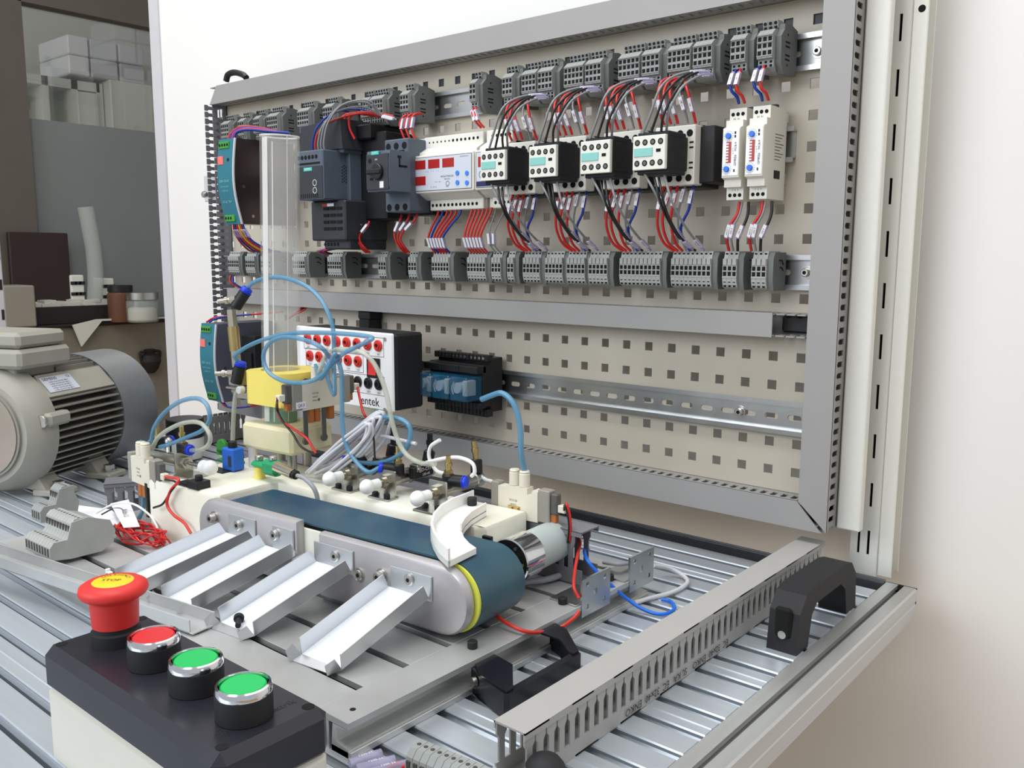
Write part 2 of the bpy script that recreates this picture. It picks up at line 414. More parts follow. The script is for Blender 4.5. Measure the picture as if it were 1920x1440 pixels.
part('end_cap', B().box((90.5,22.6,ZT-29), (119.6,24.2,ZT)).box((102.4,21,ZT-6),(107.6,23,ZT-.3)), 'black', tb)
part('rear_profile', B().prism([(14,ZT-29),(24,ZT-29),(24,ZT+2),(22.8,ZT+2),(22,ZT+.5),(19,ZT+.5),(18.5,ZT+1.4),(17.8,ZT+1.4),(17.4,ZT+.3),(14,ZT+.3)], 'x', XL, 89.5), 'groove', tb, 'dark rear edge profile')

# ------------------------------------------------ post and perforated panel
po = thing('rack_post', 'cream white slotted rack post right of the perforated panel', 'post', (66, 30, ZT))
pb = B()
cols = [(57.0, 59.6), (66.6, 69.4)]
zsl = [(-262+52.0*i, -262+52*i+27) for i in range(13)]
zsl = [(-260.5, -235)] + [(-210+50.5*i, -185+50.5*i) for i in range(12)]
xs = [50, cols[0][0], cols[0][1], cols[1][0], cols[1][1], 77]; ys = sorted([-282, 420] + [z for p in zsl for z in p])
pb.grid(xs, ys, lambda i, j: i in (1, 3) and j % 2 == 1, lambda x, z, d: (x, 30+d, z), 2)
pb.box((75, 32, -282), (77, 62, 420)).box((50, 32, -282), (52, 62, 420)).box((50, 60, -282), (90, 62, 420))
pb.box((77, 34, -282), (91, 37, 420), .8)
part('upright', pb, 'post', po)
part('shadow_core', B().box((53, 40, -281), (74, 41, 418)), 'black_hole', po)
part('round_hole', B().cyl((85, 34, 272), (85, 33.8, 272), 3.4, n=16), 'black_hole', po)
pn = thing('mounting_board', 'beige perforated steel back panel carrying the electrical devices', 'panel', (-500, 0, -229))
cx = [i*30 for i in range(-34, 2)]; cz = [-30*r for r in range(-10, 8)]
xs = sorted([-1040, 47.5] + [c+e for c in cx for e in (-4.9, 4.9) if -1030 < c < 40]); zs_ = sorted([-229, 320] + [c+e for c in cz for e in (-4.9, 4.9)])
def isq(i, j): return any(abs((xs[i]+xs[i+1])/2-c) < 1 for c in cx) and any(abs((zs_[j]+zs_[j+1])/2-c) < 1 for c in cz)
part('perforated_sheet', B().grid(xs, zs_, isq, lambda x, z, d: (x, d, z), 2), 'panel', pn)
part('side_flange', B().box((46, -3, -229), (68.5, 0, 420), 1.4).box((66.5, -3, -229), (69, 8, 420), 1), 'post', pn, 'white right side flange')
part('rear_rib', B().box((-1043, 2.2, 258), (46, 26, 318)), 'siemens_dark', pn)

# ------------------------------------------------ DIN rails
def rail(x0, x1, zc, label, bolt=None, off=0, yb=0):
    r = thing('din_rail', label, 'rail', (x0, yb, zc-17.5), group=None)
    xs = [x0]; x = x0+6+off
    while x+15 < x1: xs += [x, x+15]; x += 25
    xs.append(x1)
    b = B()
    # web with rounded slots
    def P(x, z, d): return (x, yb-1-d, z)
    xg = []
    for i in range(0, len(xs)-1, 2): xg.append((xs[i], xs[i+1]))
    for a, c in xg: b.box((a, yb-1, zc-13), (c, yb, zc+13))
    for i in range(1, len(xs)-1, 2):
        a, c = xs[i], xs[i+1]
        top = [(a, zc+13), (c, zc+13), (c, zc)] + [(c-3+3*math.cos(t*math.pi/6), zc+3*math.sin(t*math.pi/6)) for t in range(0, 4)] + [(a+3+3*math.cos(math.pi/2+t*math.pi/6), zc+3*math.sin(math.pi/2+t*math.pi/6)) for t in range(0, 4)]
        top = [(a, zc+13), (c, zc+13)] + top[3:]
        b.prism(top, 'y', yb-1, yb); b.prism([(x_, 2*zc-z_) for x_, z_ in top][::-1], 'y', yb-1, yb)
    for s in (1, -1):
        b.prism([(yb,zc+13.5*s),(yb-6.5,zc+13.5*s),(yb-6.5,zc+17.5*s),(yb-7.5,zc+17.5*s),(yb-7.5,zc+12.5*s),(yb-1,zc+12.5*s),(yb-.6,zc+11*s),(yb,zc+11*s)][::s], 'x', x0, x1)
    part('rail_body', b, 'zinc', r)
    for bx in bolt or []:
        q_ = part('bolt', B().cyl((bx, yb-1, zc), (bx, yb-6, zc), 4.2, n=16, c=.6).ring((bx, yb-1, zc), (0,-1,0), 4.5, 6.5, 1, 16), 'screw', r)
        part('socket', B().cyl((bx, yb-5.9, zc), (bx, yb-6.15, zc), 2.1, n=6), 'black_hole', q_)
    return r
rail(-1036, 15, 239.2, 'zinc DIN rail behind the upper row of terminal blocks', [2])
rail(-1040, -16, 153, 'zinc DIN rail behind the contactors and timers', [], 10)
rail(-1036, 15, 26.6, 'zinc DIN rail behind the lower row of terminal blocks', [1])
rail(-1036, 15, -122.6, 'bare zinc DIN rail across the lower part of the panel', [-64], 19)

# ------------------------------------------------ slotted wiring ducts
def duct(name, label, Ln, w, h, T, lid=True, pitch=11.2, lidx=None, mats=('duct', 'duct_lid'), mitre=None, root=None, lidlabel=None):
    """local frame: length along X, width along Y, opening to +Z; T places it"""
    r = thing(name, label, 'wiring duct', tuple(T.translation))
    def bb(): return B(T)
    x0, x1 = 0, Ln
    def wall(yw):
        b = bb(); t = 1.3
        b.box((0, yw-t/2, 0), (Ln, yw+t/2, h*.30))
        n = int(Ln//pitch)
        for i in range(n):
            a = i*pitch+pitch*.25; c = i*pitch+pitch*.75
            # finger: narrow foot, flared head
            poly = [(a,h*.30),(c,h*.30),(c,h*.72),(c+pitch*.19,h*.80),(c+pitch*.19,h*.97),(c+pitch*.12,h),(a-pitch*.12,h),(a-pitch*.19,h*.97),(a-pitch*.19,h*.80),(a,h*.72)]
            b.prism(poly, 'y', yw-t/2, yw+t/2)
        return b
    part('base', bb().box((0, -w/2, 0), (Ln, w/2, 1.4)), mats[0], r)
    part('slotted_side', wall(-w/2+.65), mats[0], r); part('slotted_side', wall(w/2-.65), mats[0], r)
    if lid:
        a, c = lidx or (0, Ln); ml, mr = mitre or (0, 0)
        b = bb(); o = w/2+.8
        top = [(a, -o), (c, -o), (c-mr if mr > 0 else c, o), (a+ml, o)]
        if mr < 0: top = [(a, -o), (c+mr, -o), (c, o), (a+ml, o)]
        b.prism(top, 'z', h+.2, h+1.6)
        b.box((top[0][0], -o, h-3.5), (top[1][0], -o+1.1, h+1.5)); b.box((top[3][0], o-1.1, h-3.5), (top[2][0], o, h+1.5))
        part('lid', b, mats[1], r)
    return r
def PT(x, z, ang=0):   # frame on the panel: +Z of the duct looks out of the panel (-Y)
    R3 = Matrix(((math.cos(ang), -math.sin(ang)*1, 0), (0, 0, -1), (math.sin(ang), math.cos(ang), 0))).to_4x4()
    return Matrix.Translation((x, 0, z)) @ R3
duct('wiring_duct', 'grey wiring duct along the top edge of the panel', 1067, 27, 28, PT(-1024, 304.5), mitre=(22, 0), lidx=(0, 1040))
duct('wiring_duct', 'grey wiring duct across the middle of the panel, its right end uncovered', 1026, 23, 27.5, PT(-1010, -25.6), lidx=(14, 990), pitch=10.9)
duct('wiring_duct', 'grey wiring duct along the bottom edge of the panel', 1088, 27, 28, PT(-1046, -215), mitre=(0, 27), lidx=(8, 1087))
duct('wiring_duct', 'grey vertical wiring duct on the right edge of the panel', 640, 28, 28, PT(31, -228, math.pi/2), mitre=(27, 0), pitch=11.1)
duct('wiring_duct', 'uncovered vertical wiring duct on the left edge of the panel', 530, 25, 28, PT(-1031, -228, math.pi/2), lid=False, pitch=11.1, mats=('duct_dark', 'duct_dark'))
T1 = Matrix.Translation((26.3, -490, ZT)) @ Matrix.Rotation(math.pi/2, 4, 'Z')
td = duct('wiring_duct', 'long grey wiring duct standing on the table right of the station', 480, 23.5, 38, T1, pitch=11.0, mats=('duct_warm', 'duct_warm'))
part('print', B().text('EC  32x40  ENKO    SL KA   EC  32x40  ENKO', 8, (0,-1,0), (0,0,-1), (38.95, -300, ZT+6)), 'ink', td, 'dark printed lettering')

duct('wiring_duct', 'purplish grey wiring duct behind the white block', 543, 26, 50, Matrix.Translation((-640, -232, -256.9)) @ Matrix.Rotation(math.radians(0.2), 4, 'Z'), pitch=10.5, mats=('duct_dark', 'duct_dark'))
solo('bolt', B().cyl((-5, -1.5, -25), (-5, -6, -25), 5, n=16, c=.8).cyl((-5, -5.9, -25), (-5, -6.2, -25), 2.4, n=6), 'screw', 'bolt in the uncovered right end of the middle wiring duct', 'bolt')
solo('wire_bundle', B().box((-19, -8, -34), (14, -2, -17), 2), 'black', 'black wiring in the uncovered right end of the middle duct', 'wire')
solo('support_cable', B().tube([(-1010.2,-5.0,330.7),(-1003.1,-5.0,340.2),(-984.1,-5.0,341.3),(-961.3,-5.0,335.1),(-951.0,-5.0,328.8)], 5, 10), 'black', 'black cable looping over the top left corner of the panel', 'cable')
lk = thing('lock_bracket', 'pale metal bracket with a screw on the left edge of the panel', 'bracket', (-1082, -10, 133))
part('plate', B().box((-1082, -12, 134), (-1046, -8, 179), 1), 'wall_trim', lk)
part('screw', B().cyl((-1058, -12, 145), (-1058, -30, 145), 5, n=14, c=1).cyl((-1058, -24, 145), (-1058, -27, 145), 6, n=14), 'screw', lk)

# ------------------------------------------------ station base plate
st = thing('station_base', 'grey slotted aluminium base plate carrying the conveyor station', 'base plate', (-350, -350, ZT))
PX0, PX1, PY0, PY1 = -640, -72, -535, -168
sl = [-499, -454.5, -409, -364, -319, -275, -231, -188]
b = B(); ed = [PY0] + [v for s_ in sl for v in (s_-3.4, s_+3.4)] + [PY1]
for i in range(0, len(ed), 2): b.box((PX0, ed[i], -262), (-103, ed[i+1], -257), .3)
b.box((-103, PY0, -262), (PX1, PY1, -257), .3)
part('slotted_plate', b, 'alu_plate', st)
part('slot_floor', B().box((PX0, PY0+4, -271), (-100, PY1-4, -268)), 'groove', st)
part('side_rail', B().prism([(PX1-.5,-282),(PX1-.5,-276),(PX1-12,-274),(PX1-12,-264),(PX1-.5,-262),(PX1-16,-262),(PX1-18,-282)], 'y', PY0, PY1), 'alu_frame', st, 'right side rail with a dark channel')
part('front_rail', B().prism([(PY0,-282),(PY0,-262),(PY0+3,-262),(PY0+3,-279),(PY0+16,-279),(PY0+16,-262),(PY0+18,-262),(PY0+18,-282)], 'x', PX0, PX1-20), 'alu_frame', st)
part('lower_flange', B().box((PX1-18, PY0, -282), (PX1+2, PY1-2, -277), .4), 'alu_frame', st)
scr = B()
for x, y in ((-86.7,-400.5), (-86.7,-284.9), (-87.3,-211.2)): 
    solo('cap_screw', B().cyl((x, y, -257), (x, y, -251), 4, n=14, c=.6).cyl((x,y,-250.95),(x,y,-250.8),2,n=6), 'black_matte', {0:'black cap screw near the front handle of the base plate',1:'black cap screw on the nearer bracket foot',2:'black cap screw on the farther bracket foot'}[len(scr.v)], 'screw'); scr.v.append(0)
part('hole', B().cyl((-84, -521, -257.2), (-84, -521, -256.9), 2.2, n=10), 'black_hole', st)

solo('cable_sleeve', B().box((-659.6,-26,-50), (-633.5,-2,-39), 1).box((-657.6,-26,-70), (-635.5,-2,-50), 1), 'black', 'short black slotted piece between the middle duct and the white test box', 'duct')

duct('wiring_duct', 'uncovered grey wiring duct on the table at the far left, running toward the wall', 150, 24, 47.599999999999994, Matrix.Translation((-1024, -135, ZT)) @ Matrix.Rotation(math.pi/2, 4, 'Z'), lid=False, pitch=10.2)

# ------------------------------------------------ terminal blocks
def disc(b, x, y, z, r, n=8): b.cyl((x, y, z), (x, y-.12, z), r, n=n)
def sq(b, x, y, z, w, h): b.box((x-w/2, y-.12, z-h/2), (x+w/2, y, z+h/2))
PW_ = 5.2
def pole_mesh(kind):
    """one terminal pole; origin at rail centre, left edge at x=0"""
    b = B(); o = B()
    if kind == 'up':
        b.prism([(-7,17),(-34,17),(-38,19),(-40,26),(-30,26.5),(-20,22),(-7,22)], 'x', .15, PW_-.15)
        b.prism([(-7,-20),(-40,-22),(-46,-18),(-46,-11),(-50,-10),(-50,12),(-44,17),(-34,18),(-7,17)], 'x', .1, PW_-.1)
        disc(o, PW_/2, -39.6, 23.6, 1.7); sq(o, PW_/2, -38.6, 19.6, 3, 2.6)
        for z in (7.5, 1.5, -5): sq(o, PW_/2, -50, z, 3.6, 4)
        b.box((0, -50.8, -8.2), (PW_, -49.8, -7.4)); b.box((0, -50.8, 4.2), (PW_, -49.8, 5.0)); b.box((0, -51.2, 10.5), (PW_, -49.8, 11.3))
        sq(o, PW_/2, -46, -13, 2.6, 2.2); sq(o, PW_/2, -46, -16.6, 2.8, 2.4)
    else:
        b.prism([(-7,-17),(-33,-17.5),(-38,-15),(-40,-8),(-40,8),(-37,15),(-35,21),(-7,21)], 'x', .1, PW_-.1)
        disc(o, PW_/2, -38.4, -13.5, 1.8); sq(o, PW_/2, -39.4, -9.2, 2.6, 2.8)
        for z in (-1.8, 3.8): sq(o, PW_/2, -40, z, 3.6, 4.2)
        b.box((0, -40.8, -5.6), (PW_, -39.8, -4.8)); b.box((0, -40.6, .6), (PW_, -39.8, 1.3)); b.box((0.4, -41, 7), (PW_-.4, -38, 13.6), .4)
        sq(o, PW_/2, -36, 18, 2.6, 2.6)
    return b, o
proto = {}
for kd in ('up', 'low'):
    b, o = pole_mesh(kd)
    rt = thing('p', None, None, (0, 0, 0)); pm = part('terminal', b, 'tb_light' if kd == 'low' else 'tb', rt); om = part('openings', o, 'black_hole', pm)
    # end bracket seen from the right
    e = B()
    if kd == 'up':
        e.prism([(-7,-22),(-36,-24),(-43,-14),(-44,10),(-37,17),(-37,22),(-24,24),(-7,20)], 'x', 0, 6)
        h = B()
        for z in (6, 2, -6, -10): h.box((5.95, -34, z-.8), (6.15, -24, z+.8))
        h.box((5.95,-30,12),(6.15,-28,14)); h.box((5.95,-30,-16),(6.15,-28,-14))
    else:
        e.prism([(-7,-18),(-34,-18),(-37,-8),(-37,14),(-33,20),(-7,20)], 'x', 0, 6)
        h = B(); h.tube([(6.1,-14,8),(6.1,-18,12),(6.1,-24,12)], .7, 5, 3).tube([(6.1,-14,2),(6.1,-18,5),(6.1,-22,5)], .7, 5, 3)
    em = part('end_bracket', e, 'tb_dark', rt); hm = part('slots', h, 'black_hole', em)
    proto[kd] = (pm, om, em, hm)
    for x in (rt, pm, om, em, hm): COL.objects.unlink(x)
def tblock(kd, x0, n, z, label, group, split=None, side=True):
    r = thing('terminal_block', label, 'terminal block', (x0, 0, z), group=group)
    pm, om, em, hm = proto[kd]
    gap = 0
    for i in range(n):
        if split and i == split: gap += 3.2
        c = pm.copy(); COL.objects.link(c); c.parent = r; c.location = ((i*PW_+gap)*K, 0, 0); W[c.name] = W[r.name]
        d = om.copy(); COL.objects.link(d); d.parent = c; d.location = (0, 0, 0)
    if side:
        c = em.copy(); COL.objects.link(c); c.parent = r; c.location = ((n*PW_+gap)*K, 0, 0)
        d = hm.copy(); COL.objects.link(d); d.parent = c; d.location = (0, 0, 0)
    return r
UZ_ = 239.2; LZ_ = 26.6
ups = [(-960,4,None),(-912,3,None),(-870,3,None),(-834,5,None),(-758,5,None),(-698,4,None),(-616,8,3),(-537,3,None),(-413,2,None),(-360,3,None),(-330,8,4),(-268.5,9,5),(-196,9,5),(-136,9,5),(-66,3,None),(-38.5,3,None)]
for i, (x, n, sp_) in enumerate(ups):
    where = 'leftmost' if i == 0 else ('rightmost' if i == len(ups)-1 else (ORD[i] + ' from the left' if i < 8 else ORD[len(ups)-1-i] + ' from the right'))
    tblock('up', x, n, UZ_, 'grey terminal block of %d terminals in the upper row, %s' % (n, where), 'terminal blocks in the upper row', sp_)
los = [(-972,6),(-921,5),(-878,5),(-795,6),(-709,6),(-597,3),(-536,3),(-491,6),(-427,6),(-386,3),(-360,2),(-335,5),(-301,5),(-269,5),(-238,5),(-196,10),(-131,9),(-71,3),(-39.5,3)]
for i, (x, n) in enumerate(los):
    where = 'leftmost' if i == 0 else ('rightmost' if i == len(los)-1 else (ORD[i] + ' from the left' if i < 9 else ORD[len(los)-1-i] + ' from the right'))
    tblock('low', x, n, LZ_, 'grey terminal block of %d terminals in the lower row, %s' % (n, where), 'terminal blocks in the lower row')

# ------------------------------------------------ power supplies
def psu(x, zt, label, mside, y0=-9):
    z0 = zt-125; r = thing('power_supply', label, 'power supply', (x, y0, z0))
    pr_ = []
    for i in range(13):
        t = i/12; z = z0+125*t; d = 8*math.sin(math.pi*min(1, max(0, (t-.02)))*1.0)*0.7 + 6*(1 if t > .55 else math.sin(t/.55*math.pi/2)) - 3
        pr_.append((y0-100-d, z))
    part('housing', B().prism([(y+1, z) for y, z in pr_] + [(y0, zt), (y0, z0)], 'x', x+.5, x+43), mside, r)
    part('front_face', B().prism(pr_ + [(y+1.2, z) for y, z in pr_[::-1]], 'x', x, x+40.2), 'psu_teal', r, 'teal wavy front with a salmon logo patch')
    part('edge_strip', B().prism([(y-.6, z) for y, z in pr_] + [(y+1.6, z) for y, z in pr_[::-1]], 'x', x+40.4, x+43.4), 'wall_trim', r)
    def fy(z):
        t = (z-z0)/125*12; i = min(11, max(0, int(t))); return pr_[i][0]+(pr_[i+1][0]-pr_[i][0])*(t-i)
    for zc, n in ((zt-9, 4), (z0+9, 3)):
        c = B(); c.box((x+3, fy(zc)-2, zc-5), (x+3+n*6.6+6*(n==3), y0-96, zc+5), .6); q_ = part('connector', c, 'conn_green', r)
        h = B()
        for k in range(n): h.cyl((x+6.5+k*6.6, fy(zc)-2, zc), (x+6.5+k*6.6, fy(zc)-2.2, zc), 2.3, n=10)
        part('screw_holes', h, 'black_hole', q_)
    part('logo_patch', B().box((x+2, fy(zt-32)-1.2, zt-37), (x+16, fy(zt-32)+2, zt-25)), 'salmon', r)
    part('adjuster', B().cyl((x+28, fy(zt-31)-.6, zt-31), (x+28, fy(zt-31)+2, zt-31), 2.6, n=10), 'black', r)
    t = B(); 
    for k, (s_, sz, zz) in enumerate((('EDR-120-24', 5, 62), ('INPUT 100-240VAC', 2.6, 70), ('OUTPUT 24V', 2.6, 76), ('CE  UL  TUV', 4.5, 92))):
        t.text(s_, sz, (1,0,0), (0,0,1), (x+19, fy(zt-zz)-.9, zt-zz))
    part('print', t, 'mint', r, 'pale printed lettering')
    for zz, yy in ((zt-70, y0-92), (z0+12, y0-78)):
        part('screw', B().cyl((x+43, yy, zz), (x+43.8, yy, zz), 2.4, n=12), 'screw', r)
    return r
psu(-868, 213, 'narrow teal faced power supply beside the clear acrylic tube, upper left', 'psu_metal', -9)
psu(-941, -66, 'lower teal faced power supply at the left behind the motor fittings', 'psu_metal2', -9)
solo('din_device', B().box((-880,-80,-176),(-845,-8,-84),1).box((-875,-84,-150),(-850,-80,-110),.5), 'black', 'dark device between the lower power supply and the white test box', 'device')

# ------------------------------------------------ motor starters
x0 = -668
r = thing('soft_starter', 'tall dark blue grey soft starter with teal logo, right of the acrylic tube', 'motor controller', (x0, -8, 95))
part('back_body', B().box((-660, -60, 90), (-556, -8, 206), 2).box((-640, -70, 196), (-575, -10, 216), 2), 'black', r)
part('upper_cover', B().prism([(-690,183),(-690,214),(-686,218),(-604,222),(-600,183)], 'y', -96, -20), 'siemens_dark', r)
part('control_module', B().box((-668,-120,116), (-612,-44,181), 1.5), 'siemens', r, 'blue grey front module with a teal logo')
part('power_module', B().box((-646,-60,92), (-604,-40,197), 1.5).box((-640,-92,178),(-604,-44,197),1.2).box((-640,-92,91),(-604,-44,112),1.2).box((-664,-80,100),(-606,-46,180),1.2), 'siemens', r)
part('face_plate', B().box((-667,-120.8,118), (-613,-119.5,160), .5), 'siemens_dark', r)
h = B()
for i in range(6): h.cyl((-663.5+i*7.6,-120,172), (-663.5+i*7.6,-120.3,172), 2.9, n=12)
h.box((-666,-120.4,162.5),(-618,-120,165))
for i in range(3): h.cyl((-634+i*12,-92,189), (-634+i*12,-92.3,189), 3.8, n=12).cyl((-634+i*12,-92,101), (-634+i*12,-92.3,101), 3.8, n=12)
for i in range(4):
    for j in range(6): h.cyl((-611.7,-88+i*3.2,140+j*4+(i%2)*2),(-611.3,-88+i*3.2,140+j*4+(i%2)*2),.9,n=6)
h.box((-666,-121,119),(-664,-120.6,125))
for i in range(9): h.box((-660+i*4.4,-121,119),(-658+i*4.4,-120.6,124))
part('openings', h, 'black_hole', r)
part('logo_plate', B().box((-652,-121.2,154), (-634,-120.6,158.6)).text('SIEMENS', .01, (1,0,0), (0,0,1), (-643,-121.4,156)), 'teal', r)
part('print', B().text('SIEMENS', 3.6, (1,0,0), (0,0,1), (-643,-121.5,156.3)).ring((-629,-121,138),(0,-1,0),3.6,4.2,.2,14).ring((-629,-121,128),(0,-1,0),3.6,4.2,.2,14), 'white', r)
r = thing('contactor', 'black contactor with louvred cover below the soft starter', 'contactor', (-660, -8, 60))
part('body', B().box((-672,-96,62), (-598,-20,116), 2).box((-655,-88,50), (-600,-20,64), 2), 'siemens_dark', r)
lv = B()
for i in range(3):
    for j in range(4): lv.box((-643+i*14,-97,76+j*9),(-632+i*14,-96,80+j*9))
for i in range(5): lv.cyl((-652+i*7,-88.2,57),(-652+i*7,-87.8,57),2.6,n=10)
part('louvres', lv, 'black_hole', r)
part('label_strip', B().box((-645,-97.4,108), (-634,-96.8,112)), 'display_red', r)
part('label_strip', B().box((-634,-97.4,108), (-620,-96.8,112)), 'tag_white', r)
x0 = -533
r = thing('circuit_breaker', 'dark blue grey motor circuit breaker with black rotary knob', 'circuit breaker', (x0, -8, 95))
part('body', B().box((-538,-78,98), (-493,-20,190), 1.5), 'siemens', r)
part('rear_body', B().box((-536,-40,95), (-490,-8,194), 1.5), 'black', r)
part('front_block', B().prism([(-112,122),(-114,128),(-114,160),(-112,172),(-78,172),(-78,122)], 'x', -532, -489), 'siemens', r)
part('face_plate', B().box((-531,-115,124),(-490,-113.8,168),.5), 'siemens_dark', r)
h = B()
for i in range(3): h.cyl((-530+i*15,-78,181), (-530+i*15,-78.3,181), 4.5, n=14).cyl((-530+i*15,-78,104), (-530+i*15,-78.3,104), 4.5, n=14)
h.box((-531,-78.4,173.5),(-500,-78,175.5)).cyl((-524,-115,160),(-524,-115.4,160),3,n=12).box((-524,-115.4,136),(-518,-115,139))
h.box((-488.9,-100,163),(-488.6,-94,166)).box((-488.9,-98,152),(-488.6,-96,163)).box((-488.9,-98,152),(-488.6,-84,154.5))
part('openings', h, 'black_hole', r)
kn = part('rotary_knob', B().cyl((-509,-115,146), (-509,-119,146), 10, n=24, c=1).box((-526,-121,143),(-500,-116,149.5),1.2), 'black', r)
part('logo_plate', B().box((-521,-115.4,167),(-507,-114.2,171.5)), 'teal', r)
part('print', B().text('SIEMENS', 2.8, (1,0,0), (0,0,1), (-514,-115.6,169.3)).text('ON', 3, (1,0,0), (0,0,1), (-512,-115.3,161)).box((-506,-115.4,126),(-499,-115,134)).text('I   O', 3, (1,0,0),(0,0,1),(-514,-115.3,137.5)), 'tag_white', r)

# ------------------------------------------------ protection relays (meters)
def meter(x, label, first):
    r = thing('protection_relay', label, 'relay', (x, -8, 100)); w = 106 if first else 44.6
    part('body', B().prism([(-8,113),(-8,179),(-46,179),(-58,172),(-58,120),(-46,113)], 'x', x+2, x+w-.6).box((x+2,-40,101),(x+w-.6,-8,192),.6), 'white_plastic', r)
    part('terminal_cover', B().box((x+2,-46,178), (x+w-1,-20,193), .8), 'white_plastic', r)
    part('terminal_strip', B().box((x+12,-46,100), (x+w-1,-20,113), .8), 'white_plastic', r)
    part('bezel', B().box((x,-65,121), (x+w,-56,168), 1), 'white_plastic', r)
    fp = part('face_plate', B().box((x+3,-65.6,124), (x+w-3,-64.6,165), .3), 'panel_face', r)
    b = B(); b.box((x+2.4,-65.3,123.4),(x+w-2.4,-65,165.6)); part('border', b, 'ink', r)
    d = B()
    if first:
        for a, z in ((4, 151), (29, 151), (54, 151), (4, 131)): d.box((x+a,-66,z), (x+a+20,-65.4,z+11), .2)
    else:
        d.box((x+6,-66,148), (x+26,-65.4,160), .2)
    part('display', d, 'display_red', r, 'dark red digital displays')
    t = B()
    if first:
        t.text('MONOTRIFAZE', 3.2, (1,0,0),(0,0,1),(x+62,-65.7,140)).text('EPM-34TZ', 2.4, (1,0,0),(0,0,1),(x+62,-65.7,136.6)).text('Set V    Set I', 2, (1,0,0),(0,0,1),(x+46,-65.7,134)).text('L1  L2  L3', 2.6, (1,0,0),(0,0,1),(x+38,-65.7,128)).text('Tense', 2, (1,0,0),(0,0,1),(x+62,-65.7,127.5))
        t.ring((x+63,-65.6,131.3),(0,-1,0),2.6,3.1,.2,14).text('D.I.P-G-H-V-C', 2.4, (1,0,0),(0,0,1),(x+91,-65.7,162.5))
        t.text('V    A        V    A        V    A', 2, (1,0,0),(0,0,1),(x+36,-65.7,147.5))
        l = B()
        for a, z in ((80, 143), (96, 142), (80, 131.5), (96, 130.5)): l.cyl((x+a,-65.6,z), (x+a,-66.6,z), 3.1, n=14, c=.3)
        part('button', l, 'led_blue', r, 'four blue buttons')
    else:
        part('lower_band', B().box((x+3,-65.9,125), (x+w-3,-65.5,131)), 'navy', r)
        t.ring((x+12,-65.6,139),(0,-1,0),4,4.6,.2,14)
    part('print', t, 'ink', r)
    h = B()
    for i in range(13 if first else 5):
        h.cyl((x+12+i*7,-46,186),(x+12+i*7,-46.2,186),1.9 if i > 5 or not first else 1.2,n=8)
    for i in range(12 if first else 4): h.cyl((x+17+i*7,-46,106.5),(x+17+i*7,-46.2,106.5),2.2,n=8)
    part('screw_holes', h, 'black_hole', r)
meter(-498.7, 'wide white relay with four red displays and blue buttons', True)
meter(-390.5, 'white relay partly hidden behind the leftmost small contactor', False)
solo('marking_label', B().box((-508,-46.6,176),(-490,-46,192)).text('ABX', .1, (1,0,0),(0,0,1),(-499,-47,184)), 'tag_white', 'small white label beside the circuit breaker top', 'label')

# ------------------------------------------------ contactors with auxiliary blocks
CX = [-345.4, -273.9, -204.7, -140.5]; CN = ['leftmost', 'second from the left', 'third from the left', 'rightmost']
def aux_contactor():
    x = CX[0]; r = thing('contactor', 'white faced contactor with black side and mint label, leftmost of the four', 'contactor', (x, 0, 143))
    r['group'] = 'four contactors with black auxiliary blocks'
    X = x+0
    part('base', B().box((X+2,-44,112), (X+46,-8,174), 1), 'black', r, 'black base')
    part('front_plate', B().box((X-1,-61,114), (X+45,-42,173), .8), 'white_plastic', r)
    part('auxiliary_block', B().box((X,-100,127.5), (X+37,-60,160.5), 1).box((X+1,-98,158),(X+37,-64,164),1).box((X+1,-98,123),(X+37,-64,130),1), 'black_matte', r)
    ps = part('auxiliary_face', B().box((X-.5,-104,127), (X+36.5,-99.5,160), .5), 'white_plastic', r)
    h = B()
    for i in range(4):
        for z in (153.5, 133.5): h.cyl((X+4.8+i*8.8,-104,z), (X+4.8+i*8.8,-104.25,z), 3, n=14)
    h.box((X+26.5,-104.3,143.5), (X+31.5,-104,146.5))
    part('screw_holes', h, 'black_hole', ps)
    part('terminal_screw', B().cyl((X+4.8,-103.9,153.5),(X+4.8,-104.35,153.5),1.9,n=8).cyl((X+13.6,-103.9,153.5),(X+13.6,-104.35,153.5),1.9,n=8).cyl((X+22.4,-103.9,153.5),(X+22.4,-104.35,153.5),1.9,n=8).cyl((X+31.2,-103.9,153.5),(X+31.2,-104.35,153.5),1.9,n=8).cyl((X+4.8,-103.9,133.5),(X+4.8,-104.35,133.5),1.9,n=8).cyl((X+13.6,-103.9,133.5),(X+13.6,-104.35,133.5),1.9,n=8).cyl((X+22.4,-103.9,133.5),(X+22.4,-104.35,133.5),1.9,n=8).cyl((X+31.2,-103.9,133.5),(X+31.2,-104.35,133.5),1.9,n=8), 'valve_dark', ps)
    part('name_plate', B().box((X+1.2,-104.8,139.8), (X+22.5,-103.9,148.2), .3), 'mint', ps, 'mint green name plate')
    h = B()
    for z in (165, 121):
        for i in range(3): h.cyl((X+17+i*11,-61,z), (X+17+i*11,-61.2,z), 3.6, n=12)
    for z in (155, 150, 135, 130): h.box((X+39,-61.3,z), (X+43.5,-61,z+1.6))
    part('openings', h, 'black_hole', r)
    return r
c0 = aux_contactor()
for i in range(1, 4):
    c = dup(c0, (CX[i], 0, 143), 0)
    c['label'] = 'white faced contactor with black side and mint label, %s of the four' % CN[i]
solo('end_stop', B().box((-96,-50,116), (-79,-8,172), 1), 'black', 'black block between the rightmost contactor and the timers', 'device')

